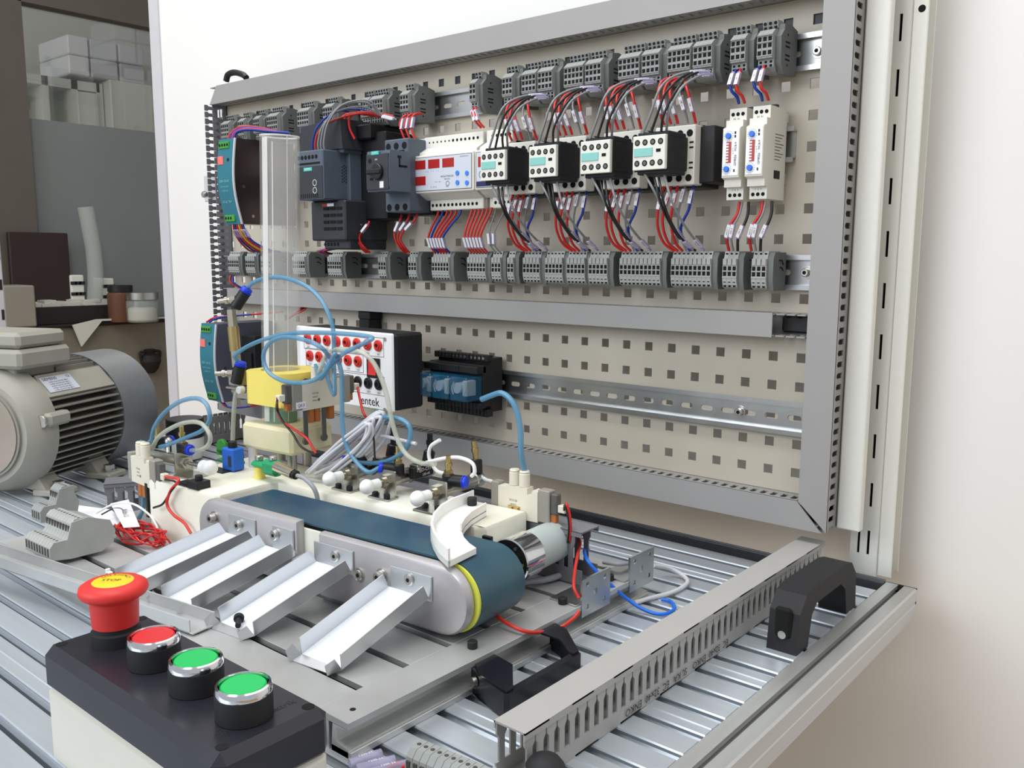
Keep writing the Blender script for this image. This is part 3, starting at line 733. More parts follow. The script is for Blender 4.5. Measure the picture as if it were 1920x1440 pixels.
# ------------------------------------------------ timers
def timer():
    x = -65.4; r = thing('timer_relay', 'left of the two narrow white timer relays with blue dials', 'timer relay', (x, 0, 140))
    r['group'] = 'timer relays on the right'
    part('body', B().prism([(-8,98),(-48,98),(-48,110),(-54,110),(-54,117),(-60,119),(-60,166),(-54,168),(-54,174),(-47,174),(-47,186),(-8,186)], 'x', x, x+17.8), 'white_plastic', r)
    part('face_plate', B().box((x+.4,-60.8,120.5), (x+17.4,-59.8,165), .3), 'white', r)
    d1 = part('dial', B().cyl((x+6.5,-60.5,158.5), (x+6.5,-63,158.5), 2.9, n=14, c=.4), 'blue_bright', r, 'upper blue dial')
    part('dial', B().cyl((x+5.5,-60.5,127), (x+5.5,-63,127), 2.9, n=14, c=.4), 'blue_bright', r, 'lower blue dial')
    part('scale_window', B().box((x+4.4,-61.2,133), (x+9.6,-60.6,153)), 'display_red', r, 'red and white stepped scale')
    w = B()
    for i in range(7): w.box((x+4.6,-61.5,134+i*2.7), (x+7.0,-61.1,135.5+i*2.7))
    part('scale_steps', w, 'tag_white', r)
    t = B(); t.text('MCB-9', 3, (0,0,1), (-1,0,0), (x+14.2,-61,148)).text('GMRE6', 3.4, (0,0,1), (-1,0,0), (x+14.2,-61,135)).text('s  m  h', 2, (0,0,1),(-1,0,0),(x+11.4,-61,144))
    t.box((x+12.6,-61,160),(x+14.2,-60.8,162.4)).box((x+12.6,-61,156.6),(x+14.2,-60.8,159)).box((x+12.6,-61,124),(x+14,-60.8,126.6))
    for k in range(14):
        a = 2*math.pi*k/14
        for zz, xx in ((158.5, 6.5), (127, 5.5)): t.box((x+xx+4.6*math.cos(a)-.25,-61,zz+4.6*math.sin(a)-.25), (x+xx+4.6*math.cos(a)+.25,-60.8,zz+4.6*math.sin(a)+.25))
    t.text('A2  A1', 2.4, (1,0,0),(0,0,1),(x+7.5,-47.2,176)).text('1  2  3', 2.6, (1,0,0),(0,0,1),(x+9,-48.2,107.5))
    for k in range(9): t.box((x+17.8,-34,160-k*3), (x+17.9,-14-(k%3)*4,160.6-k*3))
    t.box((x+17.8,-34,118),(x+17.9,-20,126))
    part('print', t, 'ink', r)
    h = B()
    for k in range(3): h.cyl((x+3.4+k*5.2,-47,180.5),(x+3.4+k*5.2,-47.2,180.5),1.9,n=10).cyl((x+3.6+k*5.2,-48,102.5),(x+3.6+k*5.2,-48.2,102.5),1.9,n=10)
    part('screw_holes', h, 'black_hole', r)
    part('rail_clip', B().box((x+6,-30,186),(x+16,-24,189)), 'black', r)
    return r
t0 = timer(); t1 = dup(t0, (-41.0, 0, 140), 0); t1['label'] = 'right of the two narrow white timer relays with blue dials'

# ------------------------------------------------ test box with sockets
FB = -122
bx0, bx1 = -679.5, -479.4
bz0, bz1 = -156.6, -55.4
r = thing('test_box', 'black box with white front carrying red and black sockets', 'control box', (bx0, -8, bz0))
part('housing', B().box((bx0+3, FB+4, bz0+2), (bx1+1.5, -69.3, bz1-1), 3).box((bx0+30, -60, bz0+30), (bx0+70, -6, bz1-20), 1), 'black_matte', r)
part('front_plate', B().box((bx0, FB, bz0), (bx1, FB+4, bz1), 2.2), 'white', r)
def fx(px, py): pass
row1 = [(-651.5,-70.8),(-630.3,-71.7),(-609.5,-71.8),(-588.0,-71.9),(-568.1,-72.0),(-547.6,-72.8),(-526.4,-72.8),(-505.8,-73.5)]
row2 = [(-648.0,-95.8),(-626.7,-95.7),(-607.0,-94.9),(-586.7,-95.5),(-566.8,-96.1),(-546.2,-95.9)]
row3 = [(-649.3,-123.5),(-630.3,-123.3),(-607.0,-122.7),(-588.9,-122.5),(-566.6,-121.9),(-544.9,-122.0),(-525.8,-121.6),(-506.1,-121.8)]
lab = []
def avg(rw): 
    z = sum(p[1] for p in rw)/len(rw); dx = (rw[-1][0]-rw[0][0])/(len(rw)-1); return [(rw[0][0]+dx*i, z) for i in range(len(rw))]
t = B()
for rw, m_, nm in ((avg(row1), 'red_thin', 'I0.'), (avg(row2), 'red_thin', 'I1.'), (avg(row3), 'black', 'Q0.')):
    for i, (x, z) in enumerate(rw):
        s_ = part('socket', B().cyl((x, FB, z), (x, FB-3, z), 7.4, n=20, c=.8).ring((x, FB-3, z), (0,-1,0), 3, 4.6, 1.4, 16), m_, r, 'red socket' if m_ != 'black' else 'black socket')
        part('bore', B().cyl((x, FB-3.05, z), (x, FB-3.2, z), 2.4, n=10), 'black_hole', s_)
        t.text(nm+str(i), 3.4, (1,0,0), (0,0,1), (x, FB-.15, z-11.5))
    xa, xb, z = rw[0][0]-10, rw[-1][0]+10, rw[0][1]
    for (a, b_, c, d) in ((xa, xb, z+10, z+10.5), (xa, xb, z-14.5, z-14), (xb-.5, xb, z-14.5, z+10.5), (xa, xa+.5, z-14.5, z+10.5)): t.box((a, FB-.2, c), (b_, FB, d))
ex, ez = (-528.7,-146.5)
part('print', t, 'ink', r)
part('lettering', B().text('entek', 16, (1,0,0), (0,0,1), (ex+4, FB-.4, ez)), 'ink', r, 'bold black entek lettering')
part('underline', B().text('elektronik ve egitim', 4.2, (1,0,0), (0,0,1), (ex+4, FB-.4, ez-9)), 'green_dark', r)
sx_, sz_ = (-514.8,-101.7)
s_ = part('rocker_switch', B().box((sx_-13, FB-2.4, sz_-13), (sx_+11.5, FB, sz_+13), .6), 'black', r)
part('rocker', B().prism([(FB-1.5,sz_+9),(FB-3.8,sz_+9),(FB-3.2,sz_),(FB-4.2,sz_-9),(FB-1.5,sz_-9)], 'x', sx_-8.5, sx_+6.5), 'estop_red', s_, 'red rocker')
for px, py in ((-493.3,-63.1), (-495.7,-154.1)):
    part('screw', B().cyl((px, FB, py), (px, FB-1, py), 2.6, n=12), 'steel', r)

# ------------------------------------------------ plug-in relays on the bare rail
rx = [-502.3, -470.1, -438.0]
dx = (rx[2]-rx[0])/2
for i in range(3):
    x = rx[0]+dx*i
    r = thing('relay_socket', 'black plug-in relay base, %s of three' % ['leftmost', 'middle', 'rightmost'][i], 'relay', (x, -8, -160))
    w_ = dx-.6; x2 = x+12
    b = B(); b.box((x2,-30,-158),(x2+w_,-8,-88),.8).box((x2,-46,-150),(x2+w_,-30,-96),.8).box((x2,-58,-106),(x2+w_,-40,-97),.8)
    for k in range(5):
        b.box((x2+k*w_/5+.3,-38,-92),(x2+(k+1)*w_/5-.5,-26,-84),.6); b.box((x2+k*w_/5+.3,-38,-164),(x2+(k+1)*w_/5-.5,-26,-154),.6)
        b.box((x2+k*w_/5+.3,-52,-152),(x2+(k+1)*w_/5-.5,-40,-144),.6)
    part('base', b, 'black', r)
    h = B()
    for k in range(4): h.cyl((x2+4+k*w_/4.6,-38,-88),(x2+4+k*w_/4.6,-38.3,-88),1.8,n=8)
    part('screws', h, 'steel', r)
    q_ = part('relay_cover', B().box((x2+1,-76,-140), (x2+w_-1,-46,-109), 1.5), 'relay_blue', r, 'clear blue relay cover')
    part('coil', B().cyl((x2+w_*.3,-72,-124),(x2+w_*.3,-50,-124),7,n=12).box((x2+w_*.55,-70,-134),(x2+w_*.8,-52,-114),1).tube([(x2+6,-74,-132),(x2+3,-74,-124),(x2+7,-74,-116)],.7,5).tube([(x2+w_-8,-74,-132),(x2+w_-4,-74,-124),(x2+w_-9,-74,-116)],.7,5), 'relay_gut', q_)

# ------------------------------------------------ conveyor
BZ = -195; RR = 29
cv = thing('conveyor', 'small belt conveyor with dark blue belt and grey side plates', 'conveyor', L(150, 20, -257), CA)
def stad(x0, x1, zc, r, n=10):
    return [(x1+r*math.sin(t*math.pi/n), zc+r*math.cos(t*math.pi/n)) for t in range(n+1)] + [(x0-r*math.sin(t*math.pi/n), zc-r*math.cos(t*math.pi/n)) for t in range(n+1)]
ux0, ux1 = 28, 310
o_ = stad(ux0, ux1, BZ-RR, RR, 16); i_ = stad(ux0, ux1, BZ-RR, RR-1.6, 16); n = len(o_)
b = CB(); vs = [(x, 0, z) for x, z in o_] + [(x, 58, z) for x, z in o_] + [(x, 0, z) for x, z in i_] + [(x, 58, z) for x, z in i_]
fs = []
for k in range(n):
    m = (k+1) % n; fs += [(k, m, n+m, n+k), (2*n+k, 3*n+k, 3*n+m, 2*n+m), (k, 2*n+k, 2*n+m, m), (n+k, n+m, 3*n+m, 3*n+k)]
b.add(vs, fs); part('belt', b, 'belt', cv)
part('drive_roller', CB().cyl((ux1, -1, BZ-RR), (ux1, 60, BZ-RR), RR-1.8, n=40), 'belt_yellow', cv, 'yellow roller')
part('idler_roller', CB().cyl((ux0, 1, BZ-RR), (ux0, 57, BZ-RR), RR-1.8, n=30), 'belt_yellow', cv)
part('roller_rim', CB().ring((ux1, -2.6, BZ-RR), (0,1,0), 20, RR-.6, 2.2, 48), 'belt_yellow', cv, 'yellow rim')
part('inner_frame', CB().box((6, -4, BZ-52), (300, -1.5, BZ-4)).box((20,4,BZ-44),(300,54,BZ-12)), 'nylon', cv, 'cream inner frame strip')
def sideplate(x0, x1, rl, rr, v0, v1, top, bot):
    h = top-bot; zc = (top+bot)/2
    p = []
    def corner(cx, cz, r, a0, a1, n=8):
        return [(cx+r*math.cos(math.radians(a0+(a1-a0)*i/n)), cz+r*math.sin(math.radians(a0+(a1-a0)*i/n))) for i in range(n+1)]
    p += corner(x1-rr, top-rr, rr, 90, 0) if rr > 1 else [(x1, top)]
    p += corner(x1-rr, bot+rr, rr, 0, -90) if rr > 1 else [(x1, bot)]
    p += corner(x0+rl, bot+rl, rl, -90, -180) if rl > 1 else [(x0, bot)]
    p += corner(x0+rl, top-rl, rl, 180, 90) if rl > 1 else [(x0, top)]
    b = CB(); m = len(p); e = 4
    def ins(q, d):
        cx = (x0+x1)/2; dz = min(d, abs(q[1]-zc)*.8); return (q[0]+(d if q[0] < cx-1 else -d if q[0] > cx+1 else 0), q[1]+(dz if q[1] < zc else -dz))
    r0 = [(x, v1, z) for x, z in p]; r1 = [(x, v0+e, z) for x, z in p]; r2 = [(ins(q, 1.2)[0], v0+1.2, ins(q, 1.2)[1]) for q in p]; r3 = [(ins(q, e)[0], v0, ins(q, e)[1]) for q in p]
    R_ = [r0, r1, r2, r3]; f = [tuple(range(m)), tuple(range(3*m, 4*m))]
    for k in range(3): f += [(k*m+i, k*m+(i+1) % m, (k+1)*m+(i+1) % m, (k+1)*m+i) for i in range(m)]
    return b.add(r0+r1+r2+r3, f)
part('side_plate', sideplate(-4, 141, 24, 1, -13, -4, BZ+4, BZ-56), 'alu_side', cv, 'left half of the rounded grey side plate')
part('side_plate', sideplate(168, 334, 1, 27, -13, -4, BZ-1, BZ-58), 'alu_side', cv, 'right half of the rounded grey side plate')
part('side_plate', sideplate(-4, 334, 27, 27, 59, 64, BZ-4, BZ-56), 'alu_side', cv, 'rear side plate')
for i, (u_, z_, hex_) in enumerate(((24.1, -207.6, 1), (218.6, -222.5, 0), (245.4, -217, 1))):
    s_ = part('bolt', CB().cyl((u_, -13, z_), (u_, -14.2, z_), 6.2, n=20).cyl((u_, -14, z_), (u_, -20 if hex_ else -15, z_), 4.6, n=18, c=.6), 'screw', cv)
    part('socket', CB().cyl((u_, -20.05 if hex_ else -15.05, z_), (u_, -20.2 if hex_ else -15.2, z_), 2, n=6), 'black_hole', s_)
part('coupling', CB().cyl((ux1, 60, BZ-RR), (ux1, 66, BZ-RR), 10, n=20, c=1.5), 'belt_yellow', cv)
# chutes
def chute(u_top, u_bot, w, zt_, label, flange, ztab, screw=None, sc='steel'):
    r = thing('sorting_chute', label, 'chute', L(u_bot+w/2, -98, -252), CA, group='four aluminium sorting chutes')
    vt, vb, zb = -14.5, -98, -253.2
    t = 1.0; wh = 13
    T_ = (u_top, vt, zt_); D = Vector((u_bot-u_top, vb-vt, zb-zt_)); nrm = Vector((0, -D.z, D.y)).normalized()
    if nrm.z < 0: nrm = -nrm
    U_ = Vector((1, 0, 0)); T_ = Vector(T_)
    def P(a, l, h): return tuple(T_ + U_*a + D*l + nrm*h)
    def slab(pts, off):
        b_ = CB(); q = [Vector(p) for p in pts]; return b_.add([tuple(p) for p in q] + [tuple(p + Vector(off)) for p in q], [(0,1,2,3), (7,6,5,4), (0,1,5,4), (1,2,6,5), (2,3,7,6), (3,0,4,7)])
    part('floor', slab([P(0,0,0), P(w,0,0), P(w,1,0), P(0,1,0)], -nrm*t), 'film_white', r, 'pale film covered floor')
    part('side_wall', slab([P(0,0,0), P(0,1,0), P(0,.97,wh), P(0,.02,wh)], (-t,0,0)), 'alu', r)
    part('side_wall', slab([P(w,0,0), P(w,1,0), P(w,.97,wh*.9), P(w,.02,wh)], (t,0,0)), 'alu', r)
    for q in ([P(-.6,1.0,0), P(-2.5,1.11,-.4), P(-4.5,1.10,8), P(-3,1.03,11.5)], [P(w+.6,1.0,0), P(w-5,1.10,-.4), P(w-5.5,1.09,7.5), P(w-1,1.02,10.5)]):
        q = [Vector(p) for p in q]; lip = CB()
        lip.add([tuple(p) for p in q] + [tuple(p+Vector((.8,-.3,0))) for p in q], [(0,1,2,3), (7,6,5,4), (0,1,5,4), (1,2,6,5), (2,3,7,6), (3,0,4,7)])
        part('end_tab', lip, 'alu', r)
    part('front_lip', slab([P(0,1.0,0), P(w,1.0,0), P(w-5,1.08,-.2), P(-1,1.09,-.2)], -nrm*t), 'alu', r)
    fb = CB().box((u_top+flange[0], -14.6, zt_-3), (u_top+flange[1], -13.2, ztab), .4)
    part('mounting_tab', fb, 'alu', r)
    if screw:
        s_ = part('screw', CB().cyl((screw[0], -14.4, screw[1]), (screw[0], -18.5 if sc == 'steel' else -17, screw[1]), 4.8, n=18, c=.8), 'screw', r)
        part('socket', CB().cyl((screw[0], -18.55 if sc == 'steel' else -17.05, screw[1]), (screw[0], -18.7 if sc == 'steel' else -17.2, screw[1]), 1.8, n=6), 'black_hole', s_)
    return r
chute(42, -6, 42, -219, 'leftmost of the four aluminium chutes below the belt', (4, 44), -199, (63.3, -207.5))
chute(100, 66, 42, -220, 'second aluminium chute from the left with a bent ear at its top', (10, 38), -199, (115.2, -207))
chute(168, 146, 42, -221, 'third aluminium chute from the left, a black screw lying in it', (-3, 45), -203, (192.3, -211), 'screw')
chute(254, 244, 42, -224, 'rightmost and nearest of the four aluminium chutes', (2, 46), -206, (277, -213), 'screw')
e = CB(); e.T = CT; e.prism([(139,-224),(158,-214),(162,-226),(150,-236)], 'y', -18, -16.8)
solo('bent_ear', e, 'alu_bright', 'bent aluminium ear sticking out beside the second chute', 'metal tab')
sc = thing('cap_screw', 'loose black cap screw lying in the third chute', 'screw', L(162,-92,-250))
p0 = Vector(L(162,-92,-246.6)); p1 = Vector(L(170,-99,-248.6))
part('head', B().cyl(p0, p0+(p1-p0)*.35, 4.2, n=14, c=.5), 'black_matte', sc); part('shank', B().cyl(p0+(p1-p0)*.35, p1+(p1-p0)*.2, 2.3, n=10), 'black_matte', sc)

# ------------------------------------------------ white nylon block, gear motor
blk = CB(); blk.T = CT
def rbox(b, x0, x1, y0, y1, z0, z1, r=5): return b.box((x0, y0, z0), (x1, y1, z1), r)
poly = [(-119,8),(-6,8),(-2,12),(-2,66),(4,80),(268,80),(276,88),(276,149),(-119,149)]
b = CB(); m = len(poly); cxy = (60, 90)
def insp(p, d): 
    return (p[0]+(d if p[0] < 0 and p[0] < -50 else -d), p[1]+(d if p[1] < 82 else -d))
lev = [(0, -257), (0, BZ-4), (1.2, BZ-1.2), (4, BZ)]
vs = []; 
for d, z in lev: vs += [(insp(p, d)[0], insp(p, d)[1], z) for p in poly]
fs = [tuple(range(m)), tuple(range(3*m, 4*m))]
for k in range(3): fs += [(k*m+i, k*m+(i+1) % m, (k+1)*m+(i+1) % m, (k+1)*m+i) for i in range(m)]
b.add(vs, fs)
solo('nylon_block', b, 'nylon', 'big white nylon block behind and left of the belt', 'block')
gm = thing('gear_motor', 'small geared motor with chrome gearbox at the belt drive end', 'motor', L(300, 95, -240), CA)
GZ = -221; GU = 303
part('gearbox', CB().cyl((GU, 84, GZ), (GU, 112, GZ), 20.5, n=40, c=1), 'chrome', gm)
part('motor_can', CB().cyl((GU, 112, GZ), (GU, 158, GZ), 18.5, n=36, c=3), 'gearmotor', gm)
part('face', CB().cyl((GU, 83.6, GZ), (GU, 84.2, GZ), 19.5, n=36), 'black_gloss', gm)
h = CB()
for k in range(6): a = k*math.pi/3; h.cyl((GU+15*math.cos(a), 82.8, GZ+15*math.sin(a)), (GU+15*math.cos(a), 84, GZ+15*math.sin(a)), 1.6, n=10)
part('face_screws', h, 'chrome', gm)
part('shaft', CB().cyl((GU, 66, GZ), (GU, 84, GZ), 4.6, n=18), 'steel', gm)
part('bracket', CB().box((GU-34, 79, -256.5), (GU-20, 83, GZ+14), .6).box((GU-26,79,GZ-14),(GU-16,83,GZ+20),.6), 'black_gloss', gm)
# curved pusher arm
arc_o = [(226.6,130.9),(228.3,113.3),(228.8,95.5),(234.6,73.6),(246.6,49.5),(264.0,26.0),(281.8,8.9),(299.3,-5.0),(318.4,-16.1)]
arc_i = [(258.3,110.3),(260.9,97.5),(264.9,80.0),(272.2,62.0),(280.4,47.4),(290.9,37.3),(304.0,28.0),(315.9,21.9)]
b = CB(); poly = arc_o + arc_i[::-1]
b2 = CB()
def strip(b, A, Bp, z0, z1):
    n = len(A); vs = [(x, y, z) for z in (z0, z1) for x, y in A] + [(x, y, z) for z in (z0, z1) for x, y in Bp]
    fs = []
    for i in range(n-1): fs += [(i, i+1, 2*n+i+1, 2*n+i), (n+i, 3*n+i, 3*n+i+1, n+i+1), (i, n+i, n+i+1, i+1), (2*n+i, 2*n+i+1, 3*n+i+1, 3*n+i)]
    fs += [(0, 2*n, 3*n, n), (n-1, 2*n-1, 4*n-1, 3*n-1)]
    return b.add(vs, fs)
ai = [arc_i[min(len(arc_i)-1, round(i*(len(arc_i)-1)/(len(arc_o)-1)))] for i in range(len(arc_o))]
pa = thing('curved_pusher', 'white curved nylon guide lying across the belt end', 'guide', L(262, 60, -193), CA)
part('floor', strip(CB(), arc_o, ai, -194, -189), 'nylon_white', pa)
ow = [((x*.93+a*.07), (y*.93+c*.07)) for (x, y), (a, c) in zip(arc_o, ai)]
part('outer_rim', strip(CB(), arc_o, ow, -194, -179), 'nylon_white', pa)
iw = [((x*.06+a*.94), (y*.06+c*.94)) for (x, y), (a, c) in zip(arc_o, ai)]
part('inner_rim', strip(CB(), iw[:6], ai[:6], -190, -182), 'nylon_white', pa)
q_ = (236.9,116.2,-190.0)
part('pivot_screw', CB().cyl((q_[0], q_[1], -189), (q_[0], q_[1], -181.5), 4.6, n=18, c=.6), 'black_matte', pa)

# ------------------------------------------------ pneumatic pushers
def fitting(b_black, b_brass, b_blue, p, d, up=(0,0,1), h=9, scale=1.0):
    """elbow flow control: black body at p, blue collar towards d, brass adjuster along up"""
    p = Vector(p); d = Vector(d).normalized(); u_ = Vector(up).normalized(); s = scale
    b_black.cyl(p - u_*6*s, p + u_*6*s, 6.2*s, n=16, c=1).cyl(p, p+d*16*s, 6.0*s, n=16, c=.8)
    b_brass.cyl(p + u_*6*s, p+u_*10*s, 4.2*s, n=6).cyl(p+u_*10*s, p+u_*14*s, 2.6*s, n=12).cyl(p+u_*14*s, p+u_*17*s, 3.6*s, n=12).cyl(p+u_*17*s, p+u_*24*s, 2.5*s, n=12)
    b_blue.cyl(p+d*16*s, p+d*19.5*s, 5.6*s, n=16, c=.8).ring(p+d*15.6*s, d, 2.4*s, 6.2*s, .8*s, 16)
    return p + d*19*s
kn_ = [(85.8,78.0,-176.3), (137.8,78.0,-182.2), (204.9,76.0,-180.1)]
wh_ = ['left', 'middle', 'right']
ports = []
for i, (ku, kv, kz) in enumerate(kn_):
    kz = -179
    r = thing('pneumatic_pusher', '%s of three pneumatic pushers with white knobs behind the belt' % wh_[i], 'pneumatic cylinder', L(ku, kv+30, BZ), CA, group='pneumatic pushers behind the belt')
    part('knob', CB().sphere((ku, kv, kz), 7.4, 20).cyl((ku, kv, kz), (ku, kv+16, kz), 5.2, n=18, c=.8), 'nylon_white', r, 'white ball knob')
    part('rod', CB().cyl((ku, kv+15, kz), (ku, kv+34, kz), 2, n=12), 'steel', r)
    pl = CB().box((ku-11, kv+28, BZ), (ku+11, kv+30, kz+11), .5).box((ku-14, kv+8 if i == 2 else kv+14, BZ), (ku+14, kv+30, BZ+2), .5)
    part('bracket', pl, 'steel', r)
    part('nut', CB().cyl((ku, kv+23, kz), (ku, kv+28, kz), 7.5, n=6).cyl((ku, kv+20, kz), (ku, kv+24, kz), 4.6, n=14), 'nickel', r)
    part('screw', CB().cyl((ku-8, kv+19, BZ+2), (ku-8, kv+19, BZ+6), 3.2, n=14, c=.4), 'black_matte', r); part('screw', CB().cyl((ku+8, kv+19, BZ+2), (ku+8, kv+19, BZ+6), 3.2, n=14, c=.4), 'black_matte', r)
    part('cylinder_barrel', CB().cyl((ku, kv+30, kz), (ku, kv+40, kz), 7.6, n=18).cyl((ku, kv+40, kz), (ku, kv+82, kz), 6.6, n=18).cyl((ku, kv+82, kz), (ku, kv+94, kz), 7.6, n=18, c=1), 'steel', r)
    bb, br, bl = CB(), CB(), CB()
    d = (-.6, -.5, .1) if i < 2 else (.8, .2, 0)
    e1 = fitting(bb, br, bl, (ku+2, kv+42, kz+9), d)
    q = part('elbow_fitting', bb, 'black', r, 'black elbow fitting'); part('adjuster', br, 'brass', q); part('collar', bl, 'fit_blue', q, 'blue release collar')
    bb, br, bl = CB(), CB(), CB()
    bb.cyl((ku, kv+88, kz+6), (ku+(2 if i != 2 else -2), kv+90, kz+20), 6, n=14, c=1); br.cyl((ku+(2 if i != 2 else -2), kv+90, kz+20), (ku+(2.5 if i != 2 else -5), kv+90, kz+38), 3, n=10)
    br.cyl((ku+(2 if i != 2 else -3), kv+90, kz+27), (ku+(2.5 if i != 2 else -3.6), kv+90, kz+31), 4, n=10)
    q = part('rear_fitting', bb, 'black', r); part('adjuster', br, 'brass' if i == 2 else 'black', q)
    if i < 2:
        q = part('reed_sensor', CB().box((ku+8, kv+50, kz-1), (ku+16, kv+80, kz+11), 1), 'black', r, 'black reed sensor with pale print')
        dz = Vector((0, 1, 0)); 
        tb_ = B(); tb_.T = CT; tb_.text('D-C73', 5, (0,1,0), (0,0,1), (ku+16.3, kv+68, kz+7)).text('LED-AE', 3.4, (0,1,0), (0,0,1), (ku+16.3, kv+68, kz+2)); part('print', tb_, 'tag_white', q)
        part('clip', CB().ring((ku, kv+54, kz), (0,1,0), 6.6, 8, 6, 18).box((ku+6,kv+54,kz+6),(ku+17,kv+60,kz+13),.6), 'steel', r)
        part('clip_screw', CB().cyl((ku+16, kv+57, kz+8), (ku+18.5, kv+57, kz+8), 2.6, n=12), 'screw', r)
    ports.append((L(*e1), L(ku+16, kv+70, kz+4), L(ku+2, kv+90, kz+38)))
# side pusher at the left end (pushes along the belt)
ku, kv, kz = -56, 40, -181
r = thing('pneumatic_pusher', 'pneumatic pusher with white knob at the left end of the belt', 'pneumatic cylinder', L(ku-30, kv, BZ), CA, group=None)
part('knob', CB().sphere((ku, kv, kz), 8.2, 20).cyl((ku-14, kv, kz), (ku, kv, kz), 7, n=18, c=1.5), 'nylon_white', r, 'white ball knob')
part('rod', CB().cyl((ku-40, kv, kz), (ku-13, kv, kz), 2, n=12), 'steel', r)
part('nut', CB().cyl((ku-46, kv, kz), (ku-40, kv, kz), 7, n=6).cyl((ku-41, kv, kz), (ku-37, kv, kz), 4, n=14), 'steel', r)
part('bracket', CB().box((ku-48, kv-11, BZ), (ku-46, kv+11, kz+11), .5).box((ku-48, kv-13, BZ), (ku-20, kv+13, BZ+2), .5), 'steel', r)
part('cylinder_barrel', CB().cyl((ku-112, kv, kz), (ku-48, kv, kz), 7, n=18, c=1), 'steel', r)
bb, br, bl = CB(), CB(), CB()
e0 = fitting(bb, br, bl, (ku-54, kv+4, kz+14), (.9, -.1, 0), (0,0,1))
q = part('elbow_fitting', bb, 'black', r, 'black elbow fitting'); part('adjuster', br, 'brass', q); part('collar', bl, 'fit_blue', q, 'blue release collar')
bb, br, bl = CB(), CB(), CB()
e0b = fitting(bb, br, bl, (ku-100, kv+4, kz+14), (0, .9, 0), (0,0,1), scale=.95)
q = part('elbow_fitting', bb, 'black', r, 'rear black elbow fitting'); part('adjuster', br, 'brass', q); part('collar', bl, 'fit_blue', q)
part('ball_screw', CB().sphere((ku-64, kv-6, kz+22), 4.2, 12).cyl((ku-64, kv-6, kz+10), (ku-64, kv-6, kz+20), 3, n=10), 'chrome', r)
ck = thing('clamp', 'black clamp with a cap screw on the left front corner of the white block', 'clamp', L(-46, 12, BZ), CA)
part('bar', CB().box((-72, 10, BZ), (-36, 24, BZ+3), .4).box((-52, 8, BZ), (-33, 24, BZ+8), .6), 'black', ck)
part('screw', CB().cyl((-43, 17, BZ+8), (-43, 17, BZ+13), 4, n=14, c=.5), 'black_matte', ck)

# ------------------------------------------------ valves
def valve_local(T, name, label, double=False, tagtext=None, ports_n=2, solen=1, group=None, loc=None):
    """local: X along the body, Y depth (front at 0), Z up, origin at the bottom of the body's left front corner"""
    r = thing(name, label, 'valve', tuple(T.translation)); b_ = lambda: B(T)
    Ln = 57 if double else 46
    px_ = (lambda k: 24+k*11.5) if double else (lambda k: 16+k*11.5)
    body = b_().prism([(0,0),(Ln,0),(Ln,29),(Ln-6,30),(Ln-8,25),(Ln-12,25),(Ln-12,31),(10,31),(9,29),(0,29)], 'y', 0, 10.5)
    part('body', body, 'valve_beige' if not double else 'valve_beige', r)
    for s in ([0] if not double else [0, 1]):
        x0 = Ln if s == 0 else -13; sg = 1 if s == 0 else -1
        part('solenoid', b_().box((x0, 0, 1), (x0+13, 10.5, 32), .8), 'valve_grey', r, 'grey solenoid')
        xa = Ln+13 if s == 0 else -13
        q = part('solenoid_front', b_().box((xa, 1.5, 10), (xa+sg*8, 9, 30), 1.2), 'valve_dark', r)
        part('connector', b_().box((xa+sg*8, 2, 13), (xa+sg*16, 8.5, 20), .6), 'valve_beige', q)
        part('contacts', b_().box((xa, 2.5, 2), (xa+sg*6, 8, 10), .6), 'orange', q)
    if not double: part('end_block', b_().box((-9, 0, 1), (0, 10.5, 32), .8), 'valve_grey', r)
    for k in range(ports_n):
        x = px_(k)
        part('push_fitting', b_().cyl((x, 5, 31), (x, 5, 44), 5.3, n=20, c=.5).cyl((x, 5, 44), (x, 5, 46.5), 5.0, n=20, c=.8).ring((x,5,46.4),(0,0,1),2,3,.4,12), 'valve_beige', r)
    t = b_()
    fr = -0.15
    T3 = T.to_3x3()
    t.text('SY3120', 3, (1,0,0), (0,0,1), (18, fr, 17)).text('24VDC', 2.4, (1,0,0), (0,0,1), (18, fr, 13)).box((14,fr,9),(24,0,9.6)).box((22,fr,8),(24,0,11))
    part('print', t, 'valve_dark', r)
    if tagtext: 
        q = part('name_tag', b_().box((-9,-.6,3), (4,-.1,10)), 'tag_white', r); part('lettering', b_().text(tagtext, 4.6, (1,0,0), (0,0,1), (-2.4,-.8,6.3)), 'ink', q)
    return r
def frameT(o, xdir):
    X = Vector(xdir).normalized(); Z = Vector((0,0,1)); Y = Z.cross(X); return Matrix.Translation(o) @ Matrix((X, Y, Z)).transposed().to_4x4()
VL = []
# valve at the left end of the block
P0 = Vector(L(-166, 16, -207)); T = frameT(P0, Vector(L(-95, 6, -207))-P0)
v1_ = valve_local(T, 'solenoid_valve', 'beige solenoid valve with two hoses at the left end of the white block', ports_n=2)
for k in range(2): part('exhaust_fitting', B(T).cyl((16+k*11, 5, 0), (16+k*11, 5, -14), 5, n=16, c=.6), 'orange', v1_, 'orange brown fitting')
part('mounting_bracket', B(T).box((34, -1, -34), (39, 2, 4), .4), 'black', v1_)
VL.append([tuple(T @ Vector((16+k*11.5, 5, 46))) for k in range(2)]); c1_ = tuple(T @ Vector((74, 5, 17))); f1_ = tuple(T @ Vector((16, 5, -14)))
